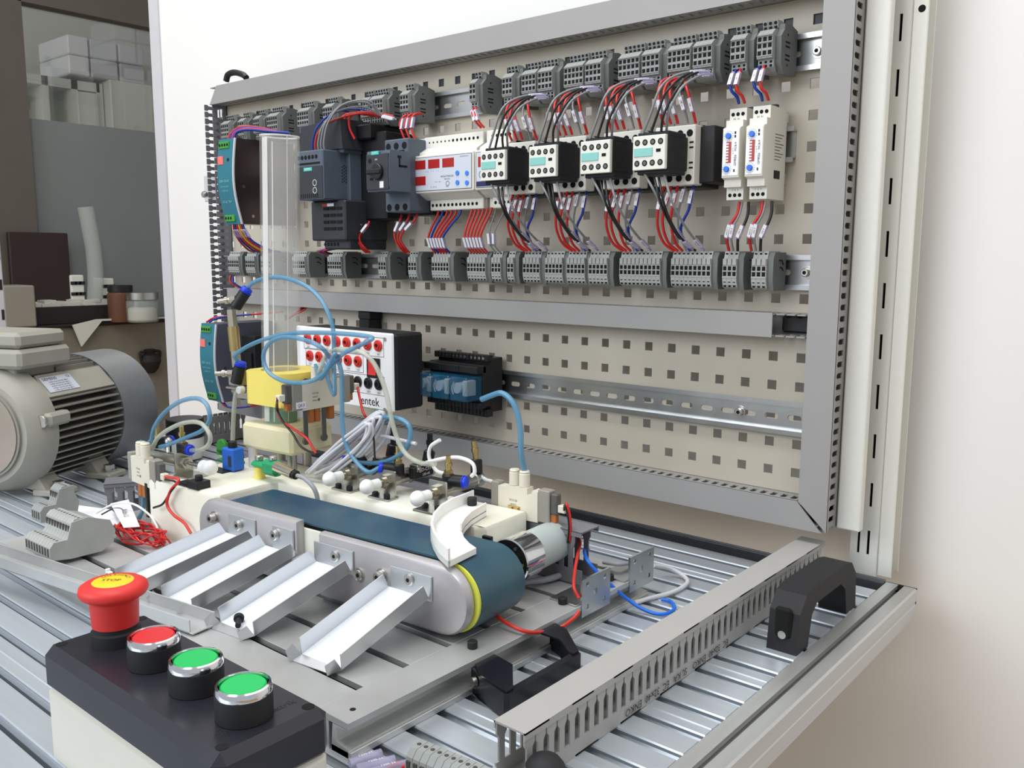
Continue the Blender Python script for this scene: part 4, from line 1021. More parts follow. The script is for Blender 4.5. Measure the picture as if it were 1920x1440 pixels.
# valve with the Q0.3 tag: long axis away from the camera
PB = Vector(L(14, 108, -122)); T = frameT(PB, Vector(L(14, 168, -122))-PB)
v2_ = valve_local(T, 'solenoid_valve', 'double solenoid valve tagged Q0.3 on the side of the cream block', double=True, tagtext='Q0.3', ports_n=3)
for k in range(2): part('mounting_bracket', B(T).box((3+k*26, 2, -38), (9+k*26, 4, 2), .6).cyl((6+k*26, 1.9, -34), (6+k*26, 5, -34), 4, n=14), 'valve_dark', v2_)
for k, x in enumerate((15, 24, 44)): part('exhaust_fitting', B(T).cyl((x, 6, 0), (x, 6, -15), 4.6, n=14, c=.6), 'orange', v2_, 'orange brown fitting')
VL.append([tuple(T @ Vector((24+k*11.5, 5, 46))) for k in range(3)]); c2a = tuple(T @ Vector((-29, 5, 17))); c2b = tuple(T @ Vector((85, 5, 17)))
P4 = Vector((-191.5,-250.0,-198.4)); P4.z = -205
T = Matrix.Translation(P4) @ Matrix.Rotation(math.radians(4), 4, 'Z')
v3_ = valve_local(T, 'solenoid_valve', 'beige solenoid valve with one blue hose at the right end of the block', ports_n=2)
part('mounting_screws', B(T).box((12,-.8,5),(26,0,12),.3).cyl((15.5,-.8,8.5),(15.5,-2.4,8.5),2.6,n=12).cyl((22.5,-.8,8.5),(22.5,-2.4,8.5),2.6,n=12), 'brass', v3_)
VL.append([tuple(T @ Vector((16+k*11.5, 5, 46))) for k in range(2)]); c3_ = tuple(T @ Vector((74, 5, 17)))

# ------------------------------------------------ cream magazine block, collar, acrylic tube
mg = thing('magazine_block', 'cream nylon block on standoffs holding the clear acrylic tube', 'block', L(-39, 130, BZ), CA)
part('body', CB().box((-81, 100, -172), (3, 161, -143), 3.5), 'cream', mg)
for k, (a, c, m_) in enumerate(((-72, 108, 'nylon_white'), (-8, 110, 'steel'), (-30, 150, 'steel'), (-75, 150, 'steel'))):
    part('standoff', CB().cyl((a, c, BZ), (a, c, -172), 5.2, n=16), m_, mg)
tu = thing('acrylic_tube', 'tall clear acrylic tube standing in the cream block', 'tube', L(-40, 130, -143), CA)
part('tube_wall', CB().ring((-48, 130, -143), (.042, 0, 1), 18.6, 21, 312, 64), 'acrylic', tu)
def highlight_streak(a0, a1, z0, z1, r, m_, lab=None):  # whitish strip laid on the tube wall as a painted highlight
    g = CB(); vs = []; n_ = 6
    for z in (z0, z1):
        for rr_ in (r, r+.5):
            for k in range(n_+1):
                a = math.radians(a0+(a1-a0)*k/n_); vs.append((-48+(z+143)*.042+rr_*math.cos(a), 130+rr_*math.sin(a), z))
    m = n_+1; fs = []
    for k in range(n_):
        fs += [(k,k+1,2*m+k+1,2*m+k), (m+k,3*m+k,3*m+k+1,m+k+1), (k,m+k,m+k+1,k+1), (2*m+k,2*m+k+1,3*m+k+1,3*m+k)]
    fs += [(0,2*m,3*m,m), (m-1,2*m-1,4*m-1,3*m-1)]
    part('highlight_streak', g.add(vs, fs), m_, tu, lab)
highlight_streak(264, 284, -140, 165, 21.1, 'tube_whitish', 'whitish painted highlight stripe along the tube')
highlight_streak(298, 301, -140, 160, 21.1, 'tube_whitish'); highlight_streak(340, 342, -140, 166, 21.1, 'tube_whitish')
part('rim', CB().ring((-48+310*.042, 130, 167), (.042, 0, 1), 18.5, 21.1, 1.6, 64), 'tube_whitish', tu)
solo('workpiece', CB().cyl((-48, 130, -142.9), (-47.5, 130, -129), 17.5, n=32, c=.6), 'green', 'green round workpiece inside the bottom of the acrylic tube', 'workpiece')
co = thing('yellow_collar', 'yellow nylon collar clamped around the acrylic tube', 'collar', L(-40, 130, -125), CA)
# ring with a flat front
nn = 40; vs = []; fs = []
outer = []; inner = []
for k in range(nn):
    a = 2*math.pi*k/nn; ca, sa = math.cos(a), math.sin(a)
    rad = 41.0
    x, y = rad*ca, rad*sa
    y = max(y, -29); x = max(-36, min(37, x))
    outer.append((-40+x, 130+y)); inner.append((-46.5+21.3*ca, 130+21.3*sa))
for z in (-121, -84): vs += [(x, y, z) for x, y in outer]
for z in (-121, -84): vs += [(x, y, z) for x, y in inner]
for k in range(nn):
    m_ = (k+1) % nn
    fs += [(k, m_, nn+m_, nn+k), (2*nn+k, 3*nn+k, 3*nn+m_, 2*nn+m_), (k, 2*nn+k, 2*nn+m_, m_), (nn+k, nn+m_, 3*nn+m_, 3*nn+k)]
part('collar_body', CB().add(vs, fs), 'yellow', co, smooth=50)
part('clamp_screw', CB().cyl((-4, 128, -96), (4, 128, -96), 5.5, n=16), 'black', co)
# vertical cylinder clamped on the left of the collar
cA = (-84.3,112.0,-29.7); cu_, cv_ = -100, 112
vc = thing('pneumatic_cylinder', 'slim upright nickel pneumatic cylinder left of the acrylic tube', 'pneumatic cylinder', L(cu_, cv_, -120), CA)
zz = lambda py: 0
part('barrel', CB().cyl((cu_, cv_, -83.5), (cu_-6, cv_, -18.9), 5.8, n=6), 'nickel', vc)
part('sleeve', CB().cyl((cu_-1.6, cv_, -65.4), (cu_-4.2, cv_, -37.9), 6.2, n=20), 'brass', vc, 'brownish brass sleeve')
part('end_block', CB().box((cu_-6, cv_-8, -104.3), (cu_+12, cv_+6, -87.8), .8), 'steel', vc)
part('bracket', CB().box((cu_-10, cv_-9, -108.1), (cu_+28, cv_+6, -106.1), .4).box((cu_+10, -9+cv_, -117.2), (cu_+28, cv_-7.6, -106.1), .4), 'nickel', vc)
part('screw', CB().cyl((cu_+22, cv_-9, -106.7), (cu_+22, cv_-16, -106.7), 4.4, n=16, c=.7), 'wall_trim', vc)
part('rod', CB().cyl((cu_+4, cv_-2, -127.6), (cu_+4, cv_-2, -106.1), 1.9, n=10).cyl((cu_+4, cv_-2, -120.2), (cu_+4, cv_-2, -115.3), 4, n=6), 'steel', vc)
def slant_fit(p, tipd, adj, lab, cat='fitting'):
    r = thing('flow_fitting', lab, 'fitting', p)
    p = Vector(p); d = Vector(tipd).normalized(); a = Vector(adj).normalized()
    part('body', B().cyl(p-d*12, p+d*9, 6.6, n=18, c=1), 'black', r)
    part('collar', B().cyl(p+d*9.5, p+d*14, 6.2, n=18, c=.8).ring(p+d*9, d, 3, 7, .8, 18), 'fit_blue', r, 'blue release collar')
    part('adjuster', B().cyl(p+a*6, p+a*12, 4.6, n=6).cyl(p+a*12, p+a*19, 3, n=12).cyl(p+a*15, p+a*18, 4.2, n=12).cyl(p+a*19, p+a*26, 2.6, n=12), 'nickel', r)
    return p+d*12
pt_ = Vector(L(*(-82.2,108.0,-5.7))); pl_ = Vector(L(*(-89.7,106.0,-89.6)))
eu = slant_fit(pt_, (.45,.35,.82), (-.74,-.6,-.12), 'black flow fitting with blue collar on top of the slim upright cylinder')
el_ = slant_fit(pl_, (.22,.16,.96), (-.74,-.62,-.02), 'black flow fitting with blue collar at the foot of the slim upright cylinder')

# ------------------------------------------------ sensors on the block
gs = thing('sensor_bracket', 'green plastic sensor bracket on a yellow spacer at the belt start', 'bracket', L(-23, 78, BZ), CA)
part('spacer', CB().cyl((-23, 78, BZ), (-23, 78, BZ+13), 5.8, n=20), 'yellow', gs)
part('arm', CB().box((-30, 70, BZ+13), (-4, 84, BZ+20), 3).box((-12, 70, BZ+7), (12, 84, BZ+24), 4), 'green', gs)
part('screw', CB().cyl((-23, 78, BZ+20), (-23, 78, BZ+25), 4.4, n=14, c=.6), 'screw', gs); part('screw', CB().cyl((2, 76, BZ+24), (2, 76, BZ+28), 4.2, n=14, c=.6), 'screw', gs)
sn = thing('proximity_sensor', 'nickel barrel proximity sensor held in the green bracket', 'sensor', L(12, 72, BZ+14), CA)
s0, s1 = Vector(L(*(15.4,72.0,-176.0))), Vector(L(*(41.6,70.0,-179.1)))
dd = (s1-s0).normalized()
part('barrel', B().cyl(s0-dd*4, s1, 5.6, n=24, c=.4), 'nickel', sn); part('cable_end', B().cyl(s1, s1+dd*5, 4.8, n=20, c=1), 'black', sn)
solo('sensor_cable', B().tube([s1+dd*4, Vector(L(*(58.4,70.0,-181.5))), Vector(L(*(70.8,70.0,-189.0))), Vector(L(*(74.3,72.0,-201.5))), Vector(L(*(75.6,72.0,-209.1)))+Vector((0,0,-14))], 2.3, 10), 'cable_grey', 'grey cable of the barrel sensor going down behind the belt', 'cable')
bs_ = thing('photo_sensor', 'bright blue box sensor with black cap left of the cream block', 'sensor', L(-75, 84, BZ), CA)
part('housing', CB().box((-86, 76, BZ+1), (-66, 92, BZ+26), 1.4), 'blue_valve', bs_); part('cap', CB().cyl((-76, 84, BZ+26), (-76, 84, BZ+33), 5, n=16, c=.5), 'black', bs_)
part('window', CB().box((-74, 75.6, BZ+6), (-69, 76.2, BZ+18)), 'siemens_dark', bs_); part('mount_foot', CB().box((-100, 66, BZ), (-72, 80, BZ+1.6)), 'black', bs_)
gb = thing('wing_knob', 'green wing knob standing left of the bright blue sensor', 'knob', L(-108, 118, BZ), CA)
gu, gv, gz = (-141.5,118.0,-183.0)
part('wing', CB().cyl((gu, gv-2.5, gz), (gu, gv+2.5, gz), 9.5, n=22, c=1).box((gu-9,gv-2.5,gz-10),(gu+9,gv+2.5,gz-3),.6), 'green_dark', gb)
part('stem', CB().box((gu-4, gv-2, BZ), (gu+4, gv+2, gz-8), .5), 'wall_trim', gb)
solo('green_strip', CB().box((-128, 100, BZ+.2), (-92, 112, BZ+3), .4), 'green_dark', 'flat green strip on the white block left of the blue sensor', 'strip')
# angle brackets on the right of the base plate
for i, (ya, yb, lab) in enumerate(((-278, -235, 'nearer galvanised angle bracket with holes at the right end of the plate'), (-202, -160, 'farther galvanised angle bracket with holes at the right end of the plate'))):
    r = thing('angle_bracket', lab, 'bracket', (-75, ya, -257), group='galvanised angle brackets')
    xs = [ya, ya+6, ya+10, ya+17, ya+23, ya+32, ya+36, yb]; zs2 = [-268, -262, -258, -253, -247, -242, -238, -234]
    holes = {(1, 1), (5, 5), (1, 5), (3, 3), (5, 1)}
    part('upright_plate', B().grid(xs, zs2, lambda i_, j_: (i_, j_) in holes, lambda y, z, d: (-73+d, y, z), 2), 'zinc', r)
    part('foot_plate', B().box((-102, ya-6, -257), (-73, yb, -255.4), .3), 'zinc', r)
# black handles
hd = thing('pull_handle', 'black plastic bridge handle on the table at the right edge', 'handle', (76, -155, ZT))
ha = [(-200,0),(-176,0),(-170,26),(-160,34),(-104,34),(-92,26),(-86,0),(-62,0),(-66,34),(-78,47),(-92,50),(-170,50),(-184,47),(-196,34)]
part('grip', B().prism([(y, ZT+z) for y, z in ha], 'x', 63, 89), 'black_matte', hd)
part('screw_recess', B().box((69, -200.4, ZT+12), (83, -195, ZT+38), 2), 'black_hole', hd); part('screw', B().cyl((76, -200.6, ZT+15), (76, -199, ZT+15), 3.5, n=14), 'steel', hd)
h2 = thing('bow_handle', 'black painted bow handle screwed to the right side of the base plate', 'handle', (-50, -370, -281))
hp = [(-72,-418),(-58,-424),(-28,-432),(-24,-430),(-24,-345),(-28,-343),(-58,-318),(-72,-314),(-72,-322),(-58,-327),(-30,-350),(-30,-423),(-58,-415),(-72,-410)]
part('bow', B().prism(hp, 'z', -281, -262), 'black_gloss', h2)
part('top_plate', B().prism([(-71.5,-414),(-58,-424),(-26,-431),(-26,-424),(-50,-396),(-71.5,-392)], 'z', -262, -260.4), 'black_gloss', h2); part('top_plate', B().prism([(-71.5,-338),(-50,-338),(-26,-352),(-26,-345),(-58,-318),(-71.5,-315)], 'z', -262, -260.4), 'black_gloss', h2)
part('screw', B().cyl((-63, -423, -268), (-64, -426, -268), 3.6, n=14), 'steel', h2)

# ------------------------------------------------ push-button station
bx = thing('push_button_station', 'black and ivory push-button box in the foreground, four control elements on top', 'control box', (-118, -625, ZT))
X0, X1, Y0, Y1, ZB, ZM = -219, -17, -661, -590, ZT, -203
part('base', B().box((X0+1, Y0+1, ZB), (X1-1, Y1-1, ZM-26), 4), 'box_ivory', bx, 'ivory lower half')
part('cover', B().box((X0, Y0, ZM-30), (X1, Y1, ZM), 5.5), 'box_black', bx, 'black cover')
h = B()
for x, y in ((X0+9, Y0+9), (X0+9, Y1-9), (X1-9, Y0+9), (X1-9, Y1-9)): h.cyl((x, y, ZM-.2), (x, y, ZM+.15), 3.6, n=16)
part('screw_holes', h, 'black_hole', bx)
part('print', B().text('GAMAK  elektrik', 7, (0.0,1,0), (-1,0,0), (X1-20, -625, ZM+.1)), 'black_matte', bx)
yb_ = -627
for i, (x, c, nm) in enumerate(((-139.5,'push_red','red'), (-92,'push_green','green'), (-44.5,'push_green','green'))):
    q = part('push_button', B().cyl((x, yb_, ZM), (x, yb_, ZM+14), 15.3, n=40, c=.4), 'black_matte', bx, '%s push button%s' % (nm, '' if i == 0 else (' in the middle' if i == 1 else ' at the near end')))
    part('bezel', B().lathe([(15.2,0),(15.4,2),(14.6,4.2),(13.2,4.6),(12.8,3.2),(12.8,0)], (x, yb_, ZM+14), (0,0,1), 48), 'chrome', q)
    part('button_cap', B().cyl((x, yb_, ZM+13), (x, yb_, ZM+18.0), 12.2, n=40, c=.8), c, q)
q = part('emergency_stop', B().lathe([(15,0),(15,8),(13.5,9),(13.5,14)], (-188, yb_, ZM), (0,0,1), 40), 'black_matte', bx, 'red mushroom emergency stop')
part('mushroom', B().lathe([(14,12),(14.8,28),(15.6,30),(19.8,32),(21,34.5),(20.2,37.6),(17.5,39.4),(13,40.2),(4,40.6)], (-188, yb_, ZM), (0,0,1), 56), 'estop_red', q, smooth=60)
part('yellow_label', B().lathe([(12.6,40.15),(12,40.5),(4,40.85)], (-188, yb_, ZM), (0,0,1), 40), 'estop_yellow', q, smooth=60)
t = B(); st_ = 'EMERGENCY'
dx_, dy_ = math.cos(math.radians(40)), math.sin(math.radians(40))
for k, chh in enumerate(st_):
    a = math.radians(40+90+62 - k*15.5); r_ = 9.2
    cx_, cy_ = -188+r_*math.cos(a), yb_+r_*math.sin(a)
    t.text(chh, 3.6, (math.sin(a), -math.cos(a), 0), (math.cos(a), math.sin(a), 0), (cx_, cy_, ZM+41.05))
t.text('STOP', 5, (dx_, dy_, 0), (-dy_, dx_, 0), (-188, yb_-1, ZM+41.2))
part('lettering', t, 'ink', q)

# ------------------------------------------------ electric motor at the left
MP = Vector((-860.3, -379.2, ZT)); a_ = Vector((-.43, .90, 0)).normalized(); b_v = Vector((a_.y, -a_.x, 0))
MT = Matrix.Translation(MP) @ Matrix((b_v, a_, Vector((0,0,1)))).transposed().to_4x4()   # local: x = right, y = along axis, z up
def MB_(): return B(MT)
mo = thing('electric_motor', 'large grey finned electric motor with terminal box at the left', 'motor', tuple(MP))
tx = -88; hc = 90
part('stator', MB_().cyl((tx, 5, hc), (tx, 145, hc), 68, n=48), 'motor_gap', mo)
for i in range(14):
    h_ = hc-72+i*10.2
    if h_ > hc+50: break
    d = h_-hc; w_ = math.sqrt(86**2-d*d); t_ = 1.0
    fb = MB_(); fb.prism([(-8,h_-t_),(146,h_-t_),(146,h_+t_),(-8,h_+t_)], 'x', tx, tx+w_)
    part('cooling_fin', fb, 'motor', mo)
for i in range(7):     # top fins, upright
    xo = -10+i*9.5; w_ = math.sqrt(86**2-xo*xo)
    part('cooling_fin', MB_().box((tx+xo-1, 62, hc+40), (tx+xo+1, 146, hc+w_)), 'motor', mo)
# nameplate pad
n1 = Vector((math.cos(math.radians(44)), 0, math.sin(math.radians(44)))); up1 = Vector((-n1.z, 0, n1.x)); c_ = Vector((tx, 0, hc))
pd = MB_(); q0 = [c_+n1*84+up1*k for k in (-19, 19)]
pd.add([tuple(q0[0]+Vector((0,4,0))), tuple(q0[0]+Vector((0,142,0))), tuple(q0[1]+Vector((0,142,0))), tuple(q0[1]+Vector((0,12,0)))] +
       [tuple(q0[0]-n1*12+Vector((0,4,0))), tuple(q0[0]-n1*12+Vector((0,142,0))), tuple(q0[1]-n1*12+Vector((0,142,0))), tuple(q0[1]-n1*12+Vector((0,12,0)))],
       [(0,1,2,3), (7,6,5,4), (0,1,5,4), (1,2,6,5), (2,3,7,6), (3,0,4,7)])
part('nameplate_pad', pd, 'motor_light', mo)
pq = MB_(); cc = c_+n1*84.4+Vector((0,42,0)); Yd = Vector((0,1,0))
pq.add([tuple(cc+Yd*s_*28+up1*r_*13+n1*e) for e in (0,.6) for s_, r_ in ((-1,-1),(1,-1),(1,1),(-1,1))], [(0,1,2,3),(7,6,5,4),(0,1,5,4),(1,2,6,5),(2,3,7,6),(3,0,4,7)])
q = part('nameplate', pq, 'panel_face', mo, 'small printed rating plate')
tt = MB_(); tt.text('SIEMENS', 7, Yd, up1, cc+Yd*-12+up1*9+n1*.8).text('CE', 6, Yd, up1, cc+Yd*22+up1*9+n1*.8)
for k in range(5): tt.text('3~Mot 1LA 0,75 kW 400 V', 3.2, Yd, up1, cc+up1*(3.5-k*3.6)+n1*.8)
part('print', tt, 'ink', q)
part('end_shield', MB_().lathe([(40,-34),(70,-32),(80,-22),(87,-6),(87,6),(80,8)], (tx, 0, hc), (0,1,0), 56), 'motor_light', mo)
part('flange_face', MB_().ring((tx, -36, hc), (0,1,0), 30, 62, 4, 48).ring((tx, -40, hc), (0,1,0), 14, 28, 6, 36), 'motor', mo)
part('flange_face', MB_().cyl((tx,-37.5,hc),(tx,-36.5,hc),58,n=40), 'flange', mo)
q = part('mounting_lug', MB_().box((tx+60, -14, hc+8), (tx+92, 26, hc+26), 4), 'motor_light', mo)
part('lug_screw', MB_().cyl((tx+80, -14, hc+16), (tx+80, -19, hc+16), 9, n=24, c=1), 'steel', q); 
part('fan_cover', MB_().lathe([(87,136),(87,215),(81,222),(40,224)], (tx, 0, hc), (0,1,0), 64).ring((tx,136,hc),(0,1,0),81,87.5,2,64), 'motor_grey', mo, 'smooth grey fan cover')
tbx = part('terminal_box', MB_().box((tx-62, -22, hc+84), (tx+58, 72, hc+110), 5).box((tx-50, -10, hc+70), (tx+38, 60, hc+86), 2), 'motor_light', mo, 'terminal box on top')
part('box_lid', MB_().box((tx-58, -18, hc+111), (tx+54, 68, hc+132), 5), 'motor_light', tbx)
part('lid_screw', MB_().cyl((tx-38, 20, hc+132), (tx-38, 20, hc+136), 6, n=12), 'steel', tbx)
for s0_ in (-8, 92):
    part('foot', MB_().box((-40, s0_, 0), (2, s0_+38, 9), 2).prism([(-60,9),(-20,9),(-44,44),(-66,44)], 'y', s0_+4, s0_+34), 'motor_light', mo)
    part('foot_bolt', MB_().cyl((-12, s0_+18, 9), (-12, s0_+18, 12), 10, n=20).cyl((-12, s0_+18, 12), (-12, s0_+18, 19), 7.5, n=6), 'steel', mo)
part('foot', MB_().box((-175, -8, 0), (-140, 130, 9), 2), 'motor_light', mo)

# ------------------------------------------------ channel, terminal strip and paper on the left
ca, cb2, cc2 = Vector((-268.3,-529.5,-256.0)), Vector((-262.6,-506.0,-256.0)), Vector((-532.6,-567.3,-256.0))
dv = (cc2-ca).normalized(); wv = Vector((dv.y, -dv.x, 0)); 
if wv.y < 0: wv = -wv
wid = abs((cb2-ca).dot(wv)); wid = max(wid, 22)
CHT = Matrix.Translation(ca) @ Matrix((-dv, wv, Vector((0,0,1)))).transposed().to_4x4()
ch = thing('metal_channel', 'long grey metal channel lying across the left of the base plate', 'channel', tuple(ca))
LC = 360
part('channel_body', B(CHT).box((-LC, 0, .6), (0, wid, 1.8), .2).box((-LC, 0, .6), (-4, 1.2, 12), .2).box((-LC, wid-1.2, .6), (0, wid, 12), .2), 'alu_plate', ch)
# big terminal strip lying on the channel
tq, tr = Vector((-513.6,-535.1,-254.0)), Vector((-569.3,-536.1,-254.0))
def tstrip(name, label, o, X, n, pitch, depth, z0, pal='tb_light'):
    X = Vector(X).normalized(); Y = Vector((-X.y, X.x, 0)); T = Matrix.Translation(o) @ Matrix((X, Y, Vector((0,0,1)))).transposed().to_4x4()
    r = thing(name, label, 'terminal block', tuple(o))
    for i in range(n):
        b = B(T); x0_ = i*pitch
        b.prism([(0,3),(0,15),(4,20),(12,20),(17,18),(20,22),(22,34),(26,38),(36,38),(41,34),(depth-8,30),(depth,20),(depth,8),(depth-10,6),(depth-12,0),(depth-30,0),(depth-34,3)], 'x', x0_+.15, x0_+pitch-.15)
        p_ = part('terminal', b, pal, r)
        o_ = B(T).box((x0_+1.2,-.1,6),(x0_+pitch-1.2,.3,14)).box((x0_+1.2,20.6,25),(x0_+pitch-1.2,21.8,32)).cyl((x0_+pitch/2,9,20),(x0_+pitch/2,9,20.2),1.4,n=8).cyl((x0_+pitch/2,31,38),(x0_+pitch/2,31,38.2),1.4,n=8)
        part('openings', o_, 'motor_gap', p_)
    part('end_plate', B(T).prism([(0,3),(0,15),(4,20),(17,20),(22,36),(38,38),(depth-2,30),(depth+3,18),(depth,6),(depth-12,0),(20,0)], 'x', n*pitch, n*pitch+2), pal, r)
    return r
X_ = (tq-tr); tstrip('terminal_strip', 'light grey two level terminal strip lying on the channel left of the red wire coil', tr+Vector((0,0,1)), X_, 9, X_.length/9.4, 62, 0)
tA = Vector((-668.5,-490.8,-250.0))
tstrip('terminal_strip', 'darker small terminal strip lying behind the light grey one', tA+Vector((0,0,-2)), X_, 4, 5.2, 40, 0, 'tb')
pp = thing('paper_slip', 'white paper slips with handwriting beside the red wire coil', 'paper', (-647.4,-404.8,-256.0))
pc = [(-707.3,-433.4,-252.0),(-648.1,-411.8,-252.0),(-575.3,-428.0,-252.0),(-608.4,-456.5,-252.0)]; pc2 = [(-631.0,-420.0,-240.0),(-632.7,-397.8,-240.0),(-522.8,-441.0,-240.0),(-531.9,-453.7,-240.0)]
b = B(); b.add([tuple(p) for p in pc]+[(p[0],p[1],p[2]+.5) for p in pc], [(0,1,2,3),(7,6,5,4),(0,1,5,4),(1,2,6,5),(2,3,7,6),(3,0,4,7)])
b.add([tuple(p) for p in pc2]+[(p[0],p[1],p[2]+.5) for p in pc2], [(0,1,2,3),(7,6,5,4),(0,1,5,4),(1,2,6,5),(2,3,7,6),(3,0,4,7)])
part('sheet', b, 'paper', pp)
m0 = (Vector(pc2[0])+Vector(pc2[1])+Vector(pc2[2])+Vector(pc2[3]))/4; vx_ = (Vector(pc2[2])-Vector(pc2[1])).normalized(); vy_ = (Vector(pc2[1])-Vector(pc2[0])).normalized()
part('handwriting', B().text('Kablo L1', 9, vx_, vy_, m0+Vector((0,0,1.0))), 'ink', pp)
g = B()
rnd = random.Random(3)
cen = Vector((-526.3,-439.7,-248.0)); 
for k in range(7):
    pts = []
    for j in range(13):
        a = 2*math.pi*j/12; ra, rb = 36+rnd.uniform(-5,5), 13+rnd.uniform(-4,4)
        pts.append(cen + Vector((-dv.x, -dv.y, 0))*ra*math.cos(a) + wv*rb*math.sin(a) + Vector((0,0,rnd.uniform(-7,7))))
    g.tube(pts, 1.1, 6, 3)
g.tube([cen+Vector((-dv.x,-dv.y,0))*30, Vector((-479.8,-435.2,-245.0)), Vector((-482.2,-428.5,-254.0))], 1.1, 6, 4)
solo('wire_coil', g, 'red_w', 'coil of red wire lying beside the light grey terminal strip', 'wire')
solo('white_wire', B().tube([(-607.6,-447.4,-240.0),(-599.6,-429.8,-232.0),(-577.1,-419.7,-230.0),(-544.5,-418.8,-236.0),(-527.3,-420.6,-244.0),(-519.2,-423.9,-248.0)], 1.2, 8), 'white_w', 'white wire arching over the paper slips', 'wire')
solo('black_wire', B().tube([(-610.5,-440.3,-244.0),(-609.7,-427.2,-240.0),(-600.4,-422.0,-240.0),(-578.4,-429.4,-242.0),(-576.0,-437.1,-250.0)], .9, 8), 'black_w', 'short black wire curling over the paper slips', 'wire')
wm = thing('wire_marker', 'tiny white plastic clip lying in the channel', 'clip', (-447.2,-510.4,-254.0))
wp = Vector((-447.2,-510.4,-254.0)); part('clip', B().box(wp+Vector((-4,-2,0)), wp+Vector((4,2,3)), .5).box(wp+Vector((-4,-2,3)), wp+Vector((-1,2,5)), .4), 'white', wm)
sd = Matrix.Translation(Vector((-779.1,-370.2,-282.0))) @ Matrix.Rotation(math.radians(12), 4, 'Z')
dd_ = duct('wiring_duct', 'short purplish grey duct between the motor and the left valve', 90, 34, 40, Matrix.Translation(Vector((-740.1,-374.8,-282.0))) @ Matrix.Rotation(math.radians(60), 4, 'Z'), pitch=12, mats=('duct_dark', 'duct_dark'))
# black lens cup behind the left valve
lc = Vector((-939.8,-150.0,-229.1))
cp = thing('black_cup', 'black round cap with white base standing behind the blue hose loop', 'cap', tuple(lc))
part('rim', B().cyl(lc+Vector((0,0,-16)), lc+Vector((0,0,14)), 29, n=32, c=1.5), 'black', cp)
part('base', B().lathe([(24,-50),(27,-40),(28,-16)], lc, (0,0,1), 32), 'white_plastic', cp)

# ------------------------------------------------ hoses
def hose(pts, m, label, r=2.35, cat='hose', name='air_hose'):
    return solo(name, B().tube([Vector(p) for p in pts], r, 10, 7), m, label, cat, smooth=80)
hose([eu] + [(-509.6,-311.8,3.1),(-495.2,-310.7,12.2),(-475.2,-309.2,17.2),(-454.9,-307.7,18.7),(-433.7,-306.1,16.8),(-409.1,-304.2,10.1),(-391.6,-302.9,0.1),(-380.1,-302.0,-12.7),(-372.1,-301.4,-28.7),(-370.4,-301.3,-45.1),(-371.4,-301.4,-72.7)] + [(-365.4,-306.9,-99.3)] + [VL[1][1]], 'tube_blue', 'blue air hose arching high in front of the acrylic tube')
hose([el_] + [(-513.5,-326.1,-69.2),(-499.0,-325.0,-60.5),(-475.7,-323.3,-51.5),(-448.9,-321.2,-44.2),(-418.8,-319.0,-38.6),(-382.1,-316.2,-36.0),(-350.9,-313.9,-34.9),(-320.9,-311.6,-34.9),(-301.4,-310.2,-36.4)] + [(-300.1,-316.1,-39.5),(-318.3,-317.4,-46.8),(-337.2,-318.9,-55.4)] + [(-370.8,-309.4,-71.9),(-383.1,-310.3,-84.0)] + [VL[1][0]], 'tube_blue', 'blue air hose sweeping from the lower left fitting across the test box')
hose([VL[1][2]] + [(-366.1,-315.0,-71.0),(-362.5,-314.8,-59.8)] + [(-360.4,-326.6,-48.0),(-383.8,-328.4,-42.4),(-412.2,-330.5,-41.3),(-433.4,-332.1,-46.9),(-446.0,-333.1,-57.8),(-447.6,-333.2,-70.4),(-438.7,-332.5,-81.1),(-418.7,-331.0,-87.3),(-393.9,-329.1,-87.4),(-369.7,-327.3,-82.0),(-353.8,-326.1,-72.6),(-344.1,-325.4,-60.2),(-339.3,-325.0,-54.0)] + [(-348.8,-313.7,-62.1),(-344.6,-313.4,-74.7),(-344.6,-313.4,-96.3),(-344.8,-313.4,-123.6),(-340.9,-313.1,-145.1),(-328.5,-312.2,-161.0),(-310.2,-310.8,-170.9)] + [ports[1][0]], 'tube_blue', 'blue air hose looping around the acrylic tube and down to the middle pusher')
hose([VL[1][2]] + [(-392.4,-303.0,-80.0),(-387.0,-302.6,-66.1),(-373.9,-301.6,-55.2),(-351.9,-299.9,-52.1),(-329.3,-298.2,-54.4),(-314.8,-297.1,-63.0),(-304.3,-296.3,-78.2),(-296.8,-295.8,-96.1),(-290.8,-295.3,-119.5),(-282.0,-294.7,-139.8),(-270.2,-293.8,-151.6),(-253.0,-292.5,-156.1)] + [(-215.5,-311.7,-147.8)], 'tube_clear', 'clear yellowish air hose arching in front of the red switch', 2.5)
hose([ports[0][0]] + [(-331.5,-292.4,-168.3),(-308.9,-290.7,-164.0),(-290.4,-289.3,-155.4),(-278.2,-288.4,-144.6),(-272.3,-287.9,-131.5),(-275.6,-288.2,-121.3),(-289.6,-289.2,-117.0),(-311.5,-290.9,-118.3)] + [(-354.0,-272.0,-129.5),(-370.0,-273.2,-138.2)], 'tube_blue', 'blue air hose curling behind the white cable bundle')
hose([VL[0][0]] + [(-573.2,-398.8,-163.8),(-562.3,-398.0,-144.5),(-540.5,-396.3,-125.5),(-510.3,-394.1,-110.9),(-482.0,-391.9,-105.3),(-466.2,-390.7,-110.9),(-462.7,-390.5,-124.5),(-475.4,-391.4,-137.7),(-504.1,-393.6,-149.2),(-535.8,-396.0,-160.8),(-554.2,-397.4,-166.1)], 'tube_blue', 'blue air hose looping high above the left valve')
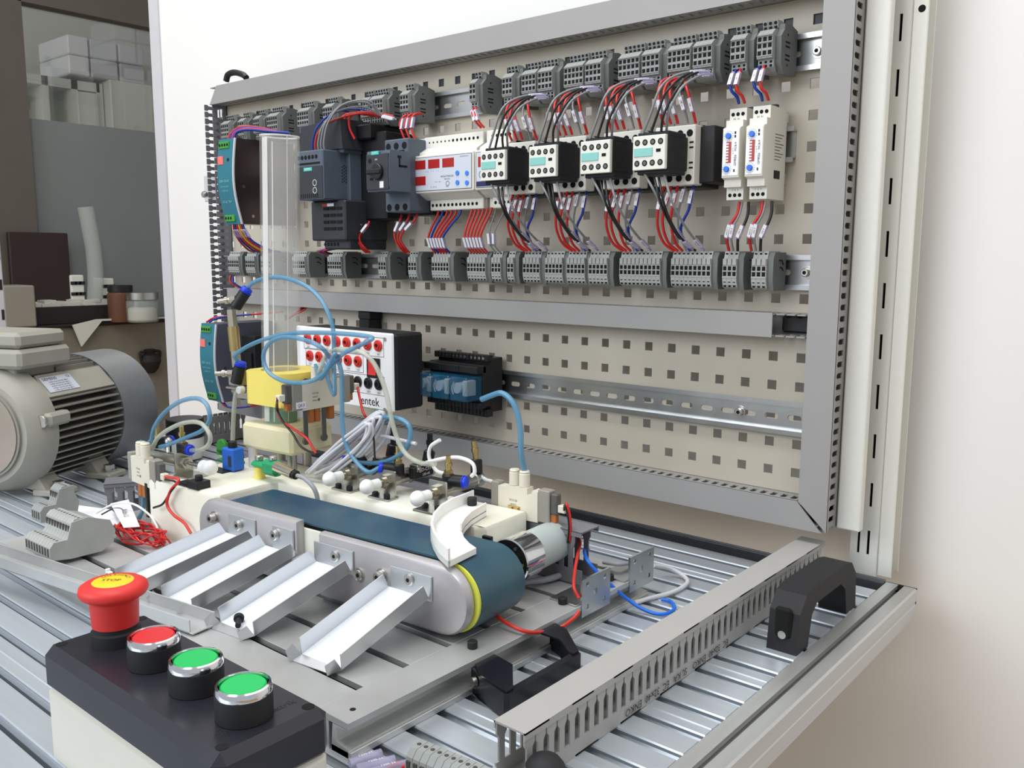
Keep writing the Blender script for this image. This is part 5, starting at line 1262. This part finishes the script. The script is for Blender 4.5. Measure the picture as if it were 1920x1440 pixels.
hose([VL[0][1]] + [(-564.1,-402.1,-169.2),(-551.7,-401.2,-155.7),(-530.8,-399.6,-143.7),(-501.2,-397.4,-132.8),(-473.4,-395.3,-129.6),(-458.8,-394.2,-138.5),(-458.7,-394.2,-148.5),(-470.9,-395.1,-156.8)] + [L(*e0)], 'tube_clear', 'greenish clear air hose looping low above the left valve', 2.4)
hose([VL[2][1]] + [(-165.0,-247.8,-141.2),(-165.7,-247.8,-120.9),(-169.5,-248.1,-103.6),(-176.9,-248.6,-91.6),(-188.1,-249.5,-86.1),(-200.7,-250.4,-89.9),(-211.7,-251.3,-94.5)], 'tube_blue', 'blue air hose rising from the right valve and bending left, its end open', 2.8)
hose([L(cu_-8, cv_, -112.0)] + [(-515.8,-320.3,-106.0),(-522.9,-320.8,-114.0),(-526.8,-321.1,-129.7),(-530.2,-321.3,-151.6),(-532.4,-321.5,-170.5)], 'tube_clear', 'clear air hose hanging from the slim cylinder to the blue sensor', 2.6)
hose([f1_, Vector(f1_)+Vector((-2,-2,-20)), Vector(f1_)+Vector((-14,-10,-40)), Vector(f1_)+Vector((-36,-20,-56))], 'tube_blue', 'blue air hose under the left valve', 2.3)
hose([(-89.5,-168.4,-252.0),(-94.2,-185.7,-250.0),(-112.0,-185.8,-252.0)], 'cable_grey', 'short grey cable end behind the farther angle bracket', 2.0, 'cable', 'grey_cable')
hose([(-84.6,-137.5,-262.0),(-81.7,-110.8,-272.0),(-67.9,-105.7,-278.0),(-56.4,-119.7,-279.0),(-55.4,-148.5,-279.0),(-62.9,-172.7,-279.0),(-69.3,-195.4,-279.0)], 'cable_white', 'light grey cable looping on the table right of the angle brackets', 2.2, 'cable', 'grey_cable')
hose([(-148.4,-295.1,-253.0),(-135.3,-276.8,-252.0),(-124.5,-255.1,-252.0),(-120.1,-223.7,-252.0)], 'cable_grey', 'grey cable lying on the base plate below the geared motor', 3, 'cable', 'grey_cable')
hose([(-146.7,-195.1,-228.0),(-116.4,-219.3,-222.0)] + [(-103.2,-240.7,-228.0),(-93.3,-258.3,-236.0),(-80.2,-277.6,-242.0),(-73.1,-280.2,-250.0)], 'red_thin', 'red wire hanging from the dark duct end past the nearer bracket', 1.5, 'wire', 'red_wire')
hose([(-56.4,-302.5,-250.0),(-57.9,-308.6,-255.0),(-65.0,-317.4,-262.0),(-69.9,-332.6,-262.0),(-70.7,-355.8,-254.0),(-86.8,-359.9,-250.0),(-105.9,-357.6,-246.0),(-118.6,-354.7,-242.0)], 'red_thin', 'red wire lying in an arc in front of the belt end', 1.6, 'wire', 'red_wire')
hose([(-118.6,-354.7,-242.0),(-123.5,-353.2,-240.0),(-125.4,-353.8,-238.0)], 'brass', 'bare copper end of the red wire in front of the belt', .9, 'wire', 'copper_strand')
hose([(-116.3,-205.2,-235.0),(-108.7,-222.1,-230.0),(-96.8,-235.4,-232.0),(-87.7,-235.4,-240.0),(-78.1,-227.7,-252.0),(-68.4,-213.7,-268.0),(-52.9,-207.8,-277.0),(-36.1,-203.1,-279.0),(-33.4,-184.8,-279.0),(-44.8,-171.0,-279.0),(-54.3,-172.3,-279.0)], 'blue_bright', 'bright blue wire hooking over the dark duct and lying on the table', 1.7, 'wire', 'blue_wire')
hose([c3_] + [(-114.2,-243.9,-181.6),(-110.7,-243.7,-191.0),(-109.4,-243.6,-203.3),(-110.4,-243.6,-216.1)], 'red_w', 'red wire of the right valve going down into the dark duct', 1.3, 'wire', 'red_wire')
hose([Vector(c3_)+Vector((-1,-1,-3))] + [(-115.3,-245.0,-183.1),(-111.7,-244.7,-192.0),(-110.4,-244.6,-203.3),(-111.3,-244.7,-217.6)], 'black_w', 'black wire of the right valve going down into the dark duct', 1.1, 'wire', 'black_wire')
hose([c1_] + [(-477.6,-419.7,-186.1),(-492.8,-420.8,-199.8),(-500.7,-421.4,-215.4),(-490.3,-420.6,-225.0),(-472.2,-419.3,-230.3),(-461.1,-418.4,-239.5)], 'red_thin', 'red wire of the left valve hanging over the white block corner', 1.6, 'wire', 'red_wire')
hose([Vector(c1_)+Vector((0,-1,-3))] + [(-482.6,-420.0,-189.7),(-494.9,-421.0,-202.9),(-508.5,-422.0,-216.7),(-525.6,-423.3,-223.7)], 'black_w', 'black wire of the left valve', 1.2, 'wire', 'black_wire')
hose([c2a] + [(-441.6,-322.7,-118.0),(-437.9,-322.4,-131.0),(-418.7,-321.0,-139.1),(-396.6,-319.3,-147.3),(-383.3,-318.3,-161.5)] , 'red_w', 'red wire crossing the cream block', 1.4, 'wire', 'red_wire')
hose([Vector(c2a)+Vector((1,-1,-2))] + [(-441.3,-323.7,-120.2),(-432.4,-323.0,-133.1),(-417.7,-321.9,-144.0),(-404.1,-320.9,-157.2),(-382.2,-319.2,-162.3)], 'black_w', 'black wire crossing the cream block', 1.2, 'wire', 'black_wire')
hose([c2b] + [(-394.3,-244.9,-127.5),(-387.9,-244.5,-135.7),(-384.9,-244.2,-144.3)], 'red_w', 'red wire from the back end of the tagged valve', 1.4, 'wire', 'red_wire')
# white cable bundle
def loops(seq, n, r, m, label, jit, seed, v0, name='cable_bundle'):
    rd = random.Random(seed); g = B(); c0_ = sum((Vector(p) for p in seq), Vector())/len(seq)
    for k in range(n):
        o_ = Vector((rd.uniform(-jit,jit)*1.3, rd.uniform(-jit,jit)*1.6, rd.uniform(-jit,jit)*.4)); sc_ = 1-.42*k/n
        ax = (Vector(seq[0])-Vector(seq[4])).normalized()
        def q_(p):
            d = Vector(p)-c0_; al = ax*d.dot(ax); return c0_ + al*(.92+.08*sc_) + (d-al)*sc_ + o_
        g.tube([q_(p)+Vector((rd.uniform(-.8,.8), rd.uniform(-.8,.8), rd.uniform(-.8,.8))) for p in seq], r, 8, 5)
    return solo(name, g, m, label, 'cable', smooth=80)
loops([(-411.8,-304.4,-185.6),(-396.2,-303.2,-172.9),(-363.1,-300.8,-150.2),(-343.1,-299.3,-135.4),(-323.8,-297.8,-121.0),(-311.7,-296.9,-115.9),(-313.5,-297.0,-127.5),(-324.4,-297.8,-145.2),(-344.0,-299.3,-163.4),(-372.1,-301.4,-179.8),(-400.2,-303.5,-188.6)], 9, 1.9, 'cable_white', 'bundle of coiled white sensor cable behind the knobs', 8, 5, 0)
loops([(-399.6,-311.5,-184.7),(-370.2,-309.3,-161.1),(-346.0,-307.5,-142.3),(-322.8,-305.7,-127.4),(-307.8,-304.6,-120.3),(-308.1,-304.6,-133.8),(-323.5,-305.8,-152.0),(-346.9,-307.6,-169.1),(-367.0,-309.1,-182.2)], 3, 1.7, 'cable_white', 'second coil of white sensor cable beside the first bundle', 6, 9, 0)
hose([(-321.5,-289.6,-137.9),(-303.1,-288.2,-138.3),(-285.0,-286.9,-139.3),(-267.4,-285.5,-140.3)], 'cable_white', 'white cable stub pointing right behind the cable bundle', 1.8, 'cable', 'white_cable')
hose([(-245.9,-273.9,-135.4),(-258.2,-274.8,-144.0),(-259.8,-274.9,-156.0),(-251.0,-274.3,-166.5),(-241.5,-273.6,-168.3)] , 'white_w', 'white hose curve left of the right pusher fitting', 1.9)
hose([(-260.8,-285.0,-159.7),(-233.5,-283.0,-150.6),(-213.7,-281.5,-146.8),(-197.7,-280.3,-149.7),(-194.5,-280.1,-157.9),(-198.4,-280.3,-162.6)], 'white_w', 'white hose arching over the right pusher fitting', 1.9)
hose([(-234.6,-237.9,-169.6),(-226.6,-237.3,-174.9),(-218.5,-236.7,-178.1),(-209.9,-236.1,-179.4),(-201.4,-235.4,-188.9)] , 'cable_white', 'clear white hose end behind the right pusher', 2.0)
tie = B().tube([(-307.7,-303.6,-159.3),(-308.2,-303.6,-150.2),(-308.6,-303.7,-139.4),(-309.3,-303.7,-135.7)], 1.0, 6)
solo('cable_tie', tie, 'black', 'black cable tie standing up behind the reed sensor', 'cable tie')

# ------------------------------------------------ bits at the bottom edge
sl_ = thing('wire_sleeves', 'purple tinted printed wire sleeves at the bottom edge', 'sleeves', (-57.2,-527.0,-280.0))
for k, (p, q_) in enumerate((((655,1432),(715,1412)), ((668,1442),(740,1424)), ((690,1450),(765,1432)))):
    A_, B__ = [Vector(v) for v in [[(-64.4,-540.8,-279.0),(-58.1,-519.4,-279.0)], [(-56.4,-541.8,-279.0),(-45.9,-518.8,-279.0)], [(-47.2,-540.1,-279.0),(-35.9,-516.5,-279.0)]][k]]
    part('sleeve', B().cyl(A_, B__, 3, n=12), 'sleeve', sl_)
    dr = (B__-A_).normalized()
    part('print', B().text('1200-24', 3, dr, (dr.cross(Vector((0,0,1)))*-1), (A_+B__)/2+Vector((0,0,3.1))), 'tag_white', sl_)
part('red_wire', B().tube([(-39.5,-533.6,-279.0),(-41.0,-521.0,-279.0),(-33.6,-520.9,-279.0)], 1.6, 8), 'red_w', sl_)
t3a, t3b = Vector((-32.2,-503.5,-281.0)), Vector((13.1,-499.6,-281.0))
tstrip('terminal_strip', 'grey terminal strip lying at the bottom edge left of the near duct end', t3a+Vector((30,-66,0)), t3b-t3a, 10, 5.2, 48, 0, 'tb')
kb = Vector((50.6,-485.3,-262.0))
solo('hand_screw', B().lathe([(6,-20),(6,-6),(11,-4),(12,2),(9,6),(3,8)], kb, (0,0,1), 24), 'black_matte', 'round black knob at the bottom edge in front of the near duct end', 'knob')

# ------------------------------------------------ panel wiring
def wire(pts, m, label, group, r=1.35, sleeve=None, txt=None):
    P = [Vector(p) for p in pts]
    o = solo('%s_wire' % {'red_w':'red','red_thin':'red','blue_w':'blue','black_w':'black','grey_w':'grey','yellow_w':'yellow','white_w':'white'}[m], B().tube(P, r, 7, 5), m, label, 'wire', group, smooth=80)
    if sleeve:
        t0_, t1_ = sleeve; n_ = len(P)-1
        def at(t): 
            i = min(n_-1, int(t*n_)); f = t*n_-i; return P[i].lerp(P[i+1], f)
        a, b = at(t0_), at(t1_); mid = (a+b)/2; d = (b-a).normalized(); a, b = mid-d*6.5, mid+d*6.5
        sd_ = d.cross(Vector((0,-1,0))).normalized(); o_ = Vector((0,-2.3,0))
        part('clear_sleeve', B().cyl(a-d*.8, b+d*.8, 2.5, n=8), 'sleeve', o)
        g = B(); vs = [a-sd_*1.8+o_, b-sd_*1.8+o_, b+sd_*1.8+o_, a+sd_*1.8+o_]
        g.add([tuple(v) for v in vs]+[tuple(v+Vector((0,-.5,0))) for v in vs], [(0,1,2,3),(7,6,5,4),(0,1,5,4),(1,2,6,5),(2,3,7,6),(3,0,4,7)])
        mk = part('marker', g, 'tag_white', o, 'white marker')
        if txt:
            up_ = -sd_ if d.z < 0 else sd_
            part('print', B().text(txt, 2.6, d, -sd_, mid+Vector((0,-2.95,0))), 'ink', mk)
    return o
def shift(pts, dx): return [(p[0]+dx, p[1], p[2]) for p in pts]
cnam = CN
upA = [([(4.7,-96.0,161.1),(16.1,-100.0,179.3),(22.2,-98.0,198.8),(25.0,-90.0,210.6),(30.7,-80.0,218.0),(39.5,-66.0,223.0),(54.0,-50.0,224.2)], 'grey_w', '21 NC'),
       ([(14.2,-96.0,160.9),(25.2,-102.0,178.2),(31.3,-100.0,196.5),(36.6,-92.0,207.9),(39.8,-80.0,216.4),(44.7,-66.0,221.8),(54.0,-50.0,223.0)], 'black_w', '31 NC'),
       ([(26.8,-96.0,162.1),(33.0,-104.0,175.0),(37.9,-102.0,187.9),(43.0,-94.0,203.6),(46.1,-82.0,214.8),(49.8,-66.0,221.1),(54.7,-50.0,221.8)], 'black_w', '43 NO'),
       ([(30.3,-92.0,162.8),(36.4,-100.0,177.3),(41.8,-100.0,189.9),(46.9,-92.0,204.5),(51.5,-78.0,213.6),(52.8,-62.0,219.1),(55.4,-50.0,220.4)], 'grey_w', '53 NO')]
upB = [([(6.0,-56.0,176.1),(4.7,-60.0,185.1),(3.8,-64.0,200.8),(0.7,-60.0,210.9),(2.0,-54.0,220.8),(10.7,-48.0,224.1)], 'red_w', 'L1', (.2,.42)),
       ([(14.2,-56.0,176.0),(11.4,-60.0,187.9),(10.0,-64.0,197.9),(7.3,-60.0,209.0),(8.9,-54.0,218.8),(14.8,-48.0,223.0)], 'red_w', 'L2', (.2,.42)),
       ([(22.3,-56.0,175.8),(20.9,-60.0,185.8),(18.9,-64.0,195.8),(15.3,-62.0,206.7),(15.6,-56.0,216.6),(18.9,-48.0,222.0)], 'red_w', 'L3', (.2,.42)),
       ([(31.4,-52.0,176.0),(30.7,-56.0,185.3),(28.6,-60.0,196.4),(24.0,-58.0,206.3),(23.2,-54.0,216.0),(23.0,-48.0,220.3)], 'grey_w', '13 NO', (.25,.5)),
       ([(40.1,-52.0,175.2),(40.0,-56.0,183.3),(38.5,-60.0,194.3),(34.9,-60.0,204.8),(28.5,-54.0,214.3),(24.3,-48.0,220.2)], 'red_w', 'A1', (.25,.48))]
loA = [([(9.2,-96.0,123.7),(18.0,-100.0,113.9),(23.8,-98.0,103.5),(26.3,-88.0,89.1),(27.9,-74.0,76.8),(27.2,-58.0,65.5),(32.3,-42.0,52.5)], 'grey_w', '22 NC'),
       ([(21.3,-98.0,119.5),(29.3,-104.0,105.2),(32.2,-98.0,88.5),(32.4,-84.0,75.2),(31.6,-68.0,64.0),(32.3,-52.0,56.0),(34.1,-40.0,48.9)], 'black_w', '32 NC'),
       ([(25.4,-96.0,119.4),(32.8,-102.0,102.9),(35.1,-96.0,86.2),(34.2,-80.0,71.9),(33.5,-64.0,61.7),(35.4,-50.0,53.6),(38.2,-40.0,48.3)], 'black_w', '44 NO'),
       ([(29.6,-92.0,121.7),(38.3,-98.0,105.2),(41.9,-92.0,89.6),(43.8,-76.0,74.1),(44.6,-60.0,62.8),(45.2,-46.0,54.8),(48.9,-40.0,48.3)], 'grey_w', '54 NO')]
loB = [([(8.1,-54.0,117.2),(6.6,-60.0,101.5),(3.6,-60.0,84.9),(2.4,-56.0,70.6),(5.1,-48.0,56.2),(13.4,-40.0,47.7)], 'red_w', 'T1', (.15,.35)),
       ([(16.7,-54.0,116.8),(14.9,-60.0,101.2),(9.9,-60.0,84.8),(8.7,-56.0,70.5),(10.8,-48.0,56.2),(17.6,-40.0,47.7)], 'red_w', 'T2', (.1,.3)),
       ([(23.9,-54.0,116.4),(23.1,-60.0,99.7),(19.6,-60.0,84.5),(18.4,-56.0,70.4),(19.1,-48.0,56.1),(23.2,-40.0,47.7)], 'red_w', 'T3', (.1,.3)),
       ([(30.7,-50.0,117.5),(29.7,-54.0,105.6),(25.5,-54.0,90.5),(23.5,-52.0,76.4),(24.0,-46.0,62.1),(27.3,-40.0,47.7)], 'grey_w', '14 NO', (.1,.32)),
       ([(39.5,-50.0,117.1),(39.2,-54.0,101.7),(36.3,-54.0,89.0),(30.0,-54.0,77.4),(26.0,-50.0,68.0),(27.9,-44.0,56.1),(32.1,-40.0,47.7)], 'blue_w', 'A2', (.06,.28))]
for i in range(4):
    o_ = CX[i]
    for k, (p, m_, t_) in enumerate(upA): wire(shift(p, o_), m_, '%s %s wire arching above the %s contactor' % (['left','left','right','right'][k], m_.split('_')[0], cnam[i]), 'wires above the auxiliary blocks', 1.3, (.80, .98), t_)
    for k, (p, m_, t_, s_) in enumerate(upB):
        wire(shift(p, o_), m_, '%s wire marked %s rising from the base of the %s contactor' % (m_.split('_')[0], t_, cnam[i]), 'wires above the contactor bases', 1.5 if m_ == 'red_w' else 1.2, s_, t_)
    for k, (p, m_, t_) in enumerate(loA): wire(shift(p, o_), m_, '%s %s wire hanging in front of the %s contactor base' % (['left','left','right','right'][k], m_.split('_')[0], cnam[i]), 'wires below the auxiliary blocks', 1.3, (.74, .94), t_)
    for k, (p, m_, t_, s_) in enumerate(loB): wire(shift(p, o_), m_, '%s wire marked %s hanging from the base of the %s contactor' % (m_.split('_')[0], t_, cnam[i]), 'wires below the contactor bases', 1.5 if m_ != 'grey_w' else 1.1, s_, t_)
# timer wires
for i, dx_ in enumerate((0, 24.4)):
    sd_ = ['left', 'right'][i]
    wire(shift([(-60.9,-46.0,222.7),(-62.6,-52.0,216.5),(-62.2,-56.0,209.3),(-60.0,-56.0,201.4),(-56.2,-52.0,196.0),(-56.9,-46.0,190.8)], dx_), 'blue_w', 'blue wire marked A2 above the %s timer relay' % sd_, 'wires above the timer relays', 1.5, (.15,.42), 'A2')
    wire(shift([(-56.6,-46.0,222.7),(-55.5,-52.0,215.6),(-55.4,-56.0,208.5),(-53.9,-56.0,200.7),(-50.8,-52.0,196.5),(-50.7,-46.0,190.7)], dx_), 'red_w', 'red wire marked A1 above the %s timer relay' % sd_, 'wires above the timer relays', 1.5, (.15,.42), 'A1')
    for k, (cs, m_, t_) in enumerate((([(-54.0,-44.0,95.9),(-54.0,-48.0,84.3),(-59.0,-50.0,75.2),(-63.1,-50.0,67.3),(-65.1,-46.0,58.1),(-66.4,-38.0,48.3)], 'red_w', '1 COM'), ([(-51.2,-44.0,95.8),(-51.5,-48.0,84.3),(-55.2,-50.0,75.2),(-58.9,-50.0,67.2),(-60.2,-46.0,58.1),(-61.7,-38.0,48.3)], 'grey_w', '2 NO'), ([(-44.6,-44.0,95.5),(-42.8,-48.0,84.0),(-45.1,-50.0,73.8),(-49.8,-50.0,67.1),(-53.3,-46.0,58.0),(-56.9,-38.0,48.3)], 'black_w', '3 NC'))):
        wire(shift(cs, dx_+1), m_, '%s wire marked %s below the %s timer relay' % (m_.split('_')[0], t_, sd_), 'wires below the timer relays', 1.5 if m_ != 'grey_w' else 1.1, (.48,.7), t_)
# meter, breaker, starter wires: (crop 840..) lower fan
def fan(n, xs0, xs1, xe0, xe1, z0, z1, ys, cols, lab, group, mark=None, bow=0.0, r=1.45, rev=False):
    for k in range(n):
        f = k/(n-1) if n > 1 else 0
        a = xs0+(xs1-xs0)*f; e = xe0+(xe1-xe0)*f
        P = [(a, ys, z0), (a-(a-e)*.06, ys-3, z0+(z1-z0)*.16), (a-(a-e)*.55+bow, ys-6, z0+(z1-z0)*.42), (a-(a-e)*.97+bow*.6, ys-6, z0+(z1-z0)*.66), (e, ys-2, z0+(z1-z0)*.85), (e+1.2, ys+6, z1)]
        c = cols[k % len(cols)]
        wire(P, c, '%s wire %s' % (ORD[k]+' from the left, '+c.split('_')[0], lab), group, r, mark, None)
UX = [-474.8,-434.8,-411.9,-383.3,-376.3,-362.5]
fan(6, UX[0], UX[1], -489, -463, 101, 46, -42, ['red_w','blue_w','red_w','red_w','red_w','blue_w'], 'below the wide relay with four displays', 'wires below the wide relay', (.62,.82))
fan(6, UX[2]-4, UX[3], -424, -397, 101, 46, -42, ['red_thin'], 'in the all red group below the wide relay', 'red wires below the wide relay', (.62,.82))
fan(2, UX[4], UX[5], -383, -376, 100, 46, -42, ['grey_w'], 'in the thin pair right of the red group', 'thin grey wires below the relays', (.55,.72), r=.8)
fan(3, -530.3, -500.9, -533, -524, 96, 46, -56, ['red_w'], 'below the motor circuit breaker', 'red wires below the circuit breaker', (.2,.45), bow=-6)
fan(3, -616.0, -583.8, -600, -592, 88, 46, -66, ['red_w'], 'below the soft starter', 'red wires below the soft starter', (.12,.35), bow=-8)
fan(5, -650, -622, -700, -682, 57, 44, -60, ['grey_w','red_w','blue_w','red_w','black_w'], 'below the louvred contactor', 'wires below the louvred contactor', None)
for k in range(3):
    x = -525.0+k*9.5
    wire([(x+8, -60, 190), (x+4, -62, 200), (x, -62, 212), (x+3, -56, 222), (x+6, -46, 224)], 'red_w', '%s red wire above the motor circuit breaker' % ORD[k], 'red wires above the circuit breaker', 1.5, (.3,.7))
for k in range(3):
    x = -612+k*9
    wire([(x, -80, 196), (x-5, -84, 210), (x-4, -84, 224), (x+8, -78, 230), (x+30, -60, 228), (x+44, -50, 225)], 'red_w', '%s red wire arching from the top of the soft starter' % ORD[k], 'red wires above the soft starter', 1.6)
for k, m_ in enumerate(('blue_w','red_w','grey_w','grey_w','grey_w')):
    x = -642+k*6
    hz_ = [6, -2, 8, 14, 16][k]
    wire([(x, -112, 180), (x+2, -114, 192), (x+10, -112, 208+hz_*.5), (x+26, -100, 222+hz_), (x+52, -78, 230+hz_*.8), (-566+k, -60, 226), (-548+k, -50, 220)], m_, '%s wire, %s, arching from the control module of the soft starter' % (ORD[k], m_.split('_')[0]), 'wires above the control module', 1.3, (.86,.98))
for k in range(2):
    x = -392+k*5
    wire([(x-14, -50, 221), (x-11, -56, 214), (x-6, -54, 203), (x-1, -50, 196)], 'red_w', '%s red wire above the wide relay, marked' % ['left','right'][k], 'red wires above the wide relay', 1.4, (.2,.6))
# power supply wires
for k, m_ in enumerate(('red_w','blue_w','red_w','blue_w')):
    x = -850+k*5
    wire([(x, -108, 212), (x+2, -104, 222), (x+14, -92, 232-k*2), (x+34, -70, 230-k*2), (x+60, -52, 222)], m_, '%s %s wire arching from the top of the upper power supply' % (ORD[k], m_.split('_')[0]), 'wires above the upper power supply', 1.9)
for k, m_ in enumerate(('red_w','blue_w','red_w','yellow_w','red_w','blue_w')):
    x = -852+k*5
    wire([(x, -104, 88), (x-4+k, -100, 76), (x-8+k*2, -88, 62), (x-20+k*6, -66, 50), (x-34+k*9, -46, 47)], m_, '%s %s wire below the upper power supply' % (ORD[k], m_.split('_')[0]), 'wires below the upper power supply', 1.6, (.12,.4) if k != 3 else None)
for k, m_ in enumerate(('red_w','blue_w')):
    wire([(-930+k*8, -110, -64), (-915+k*8, -100, -56), (-880, -60, -52), (-850, -20, -48)], m_, '%s wire over the top of the lower power supply' % m_.split('_')[0], None, 1.5)
    wire([(-915+k*6, -100, -192), (-900+k*6, -96, -200), (-880, -70, -200), (-850, -30, -192)], m_, '%s wire under the lower power supply' % m_.split('_')[0], None, 1.5)
    wire([(-966+k*8, -40, 8), (-962+k*9, -44, -2), (-950+k*6, -34, -12), (-944, -20, -16)], m_, '%s wire from the leftmost lower terminal block into the middle duct' % m_.split('_')[0], None, 1.4)
for k in range(3):
    wire([(-800+k*5, -16, -36), (-804+k*5, -24, -44), (-816, -26, -52), (-836, -20, -58)], ['red_w','black_w','red_w'][k], '%s wire coming out of the middle duct above the test box' % ORD[k], 'wires above the test box', 1.5)
for k in range(2):
    solo('marker', B().box((-968+k*8, -50, 262), (-965+k*8, -49, 274)), 'tag_white', '%s white wire marker at the upper left corner' % ['left','right'][k], 'marker')

hose([(-333.9,-270.5,-129.5),(-319.4,-269.4,-123.9),(-303.3,-268.2,-124.9),(-294.7,-267.5,-133.8),(-295.6,-267.6,-146.1),(-305.4,-268.3,-158.5),(-318.2,-269.3,-169.2),(-330.4,-270.2,-174.4)], 'tube_blue', 'second blue hose coil behind the white cable bundle', 2.2)
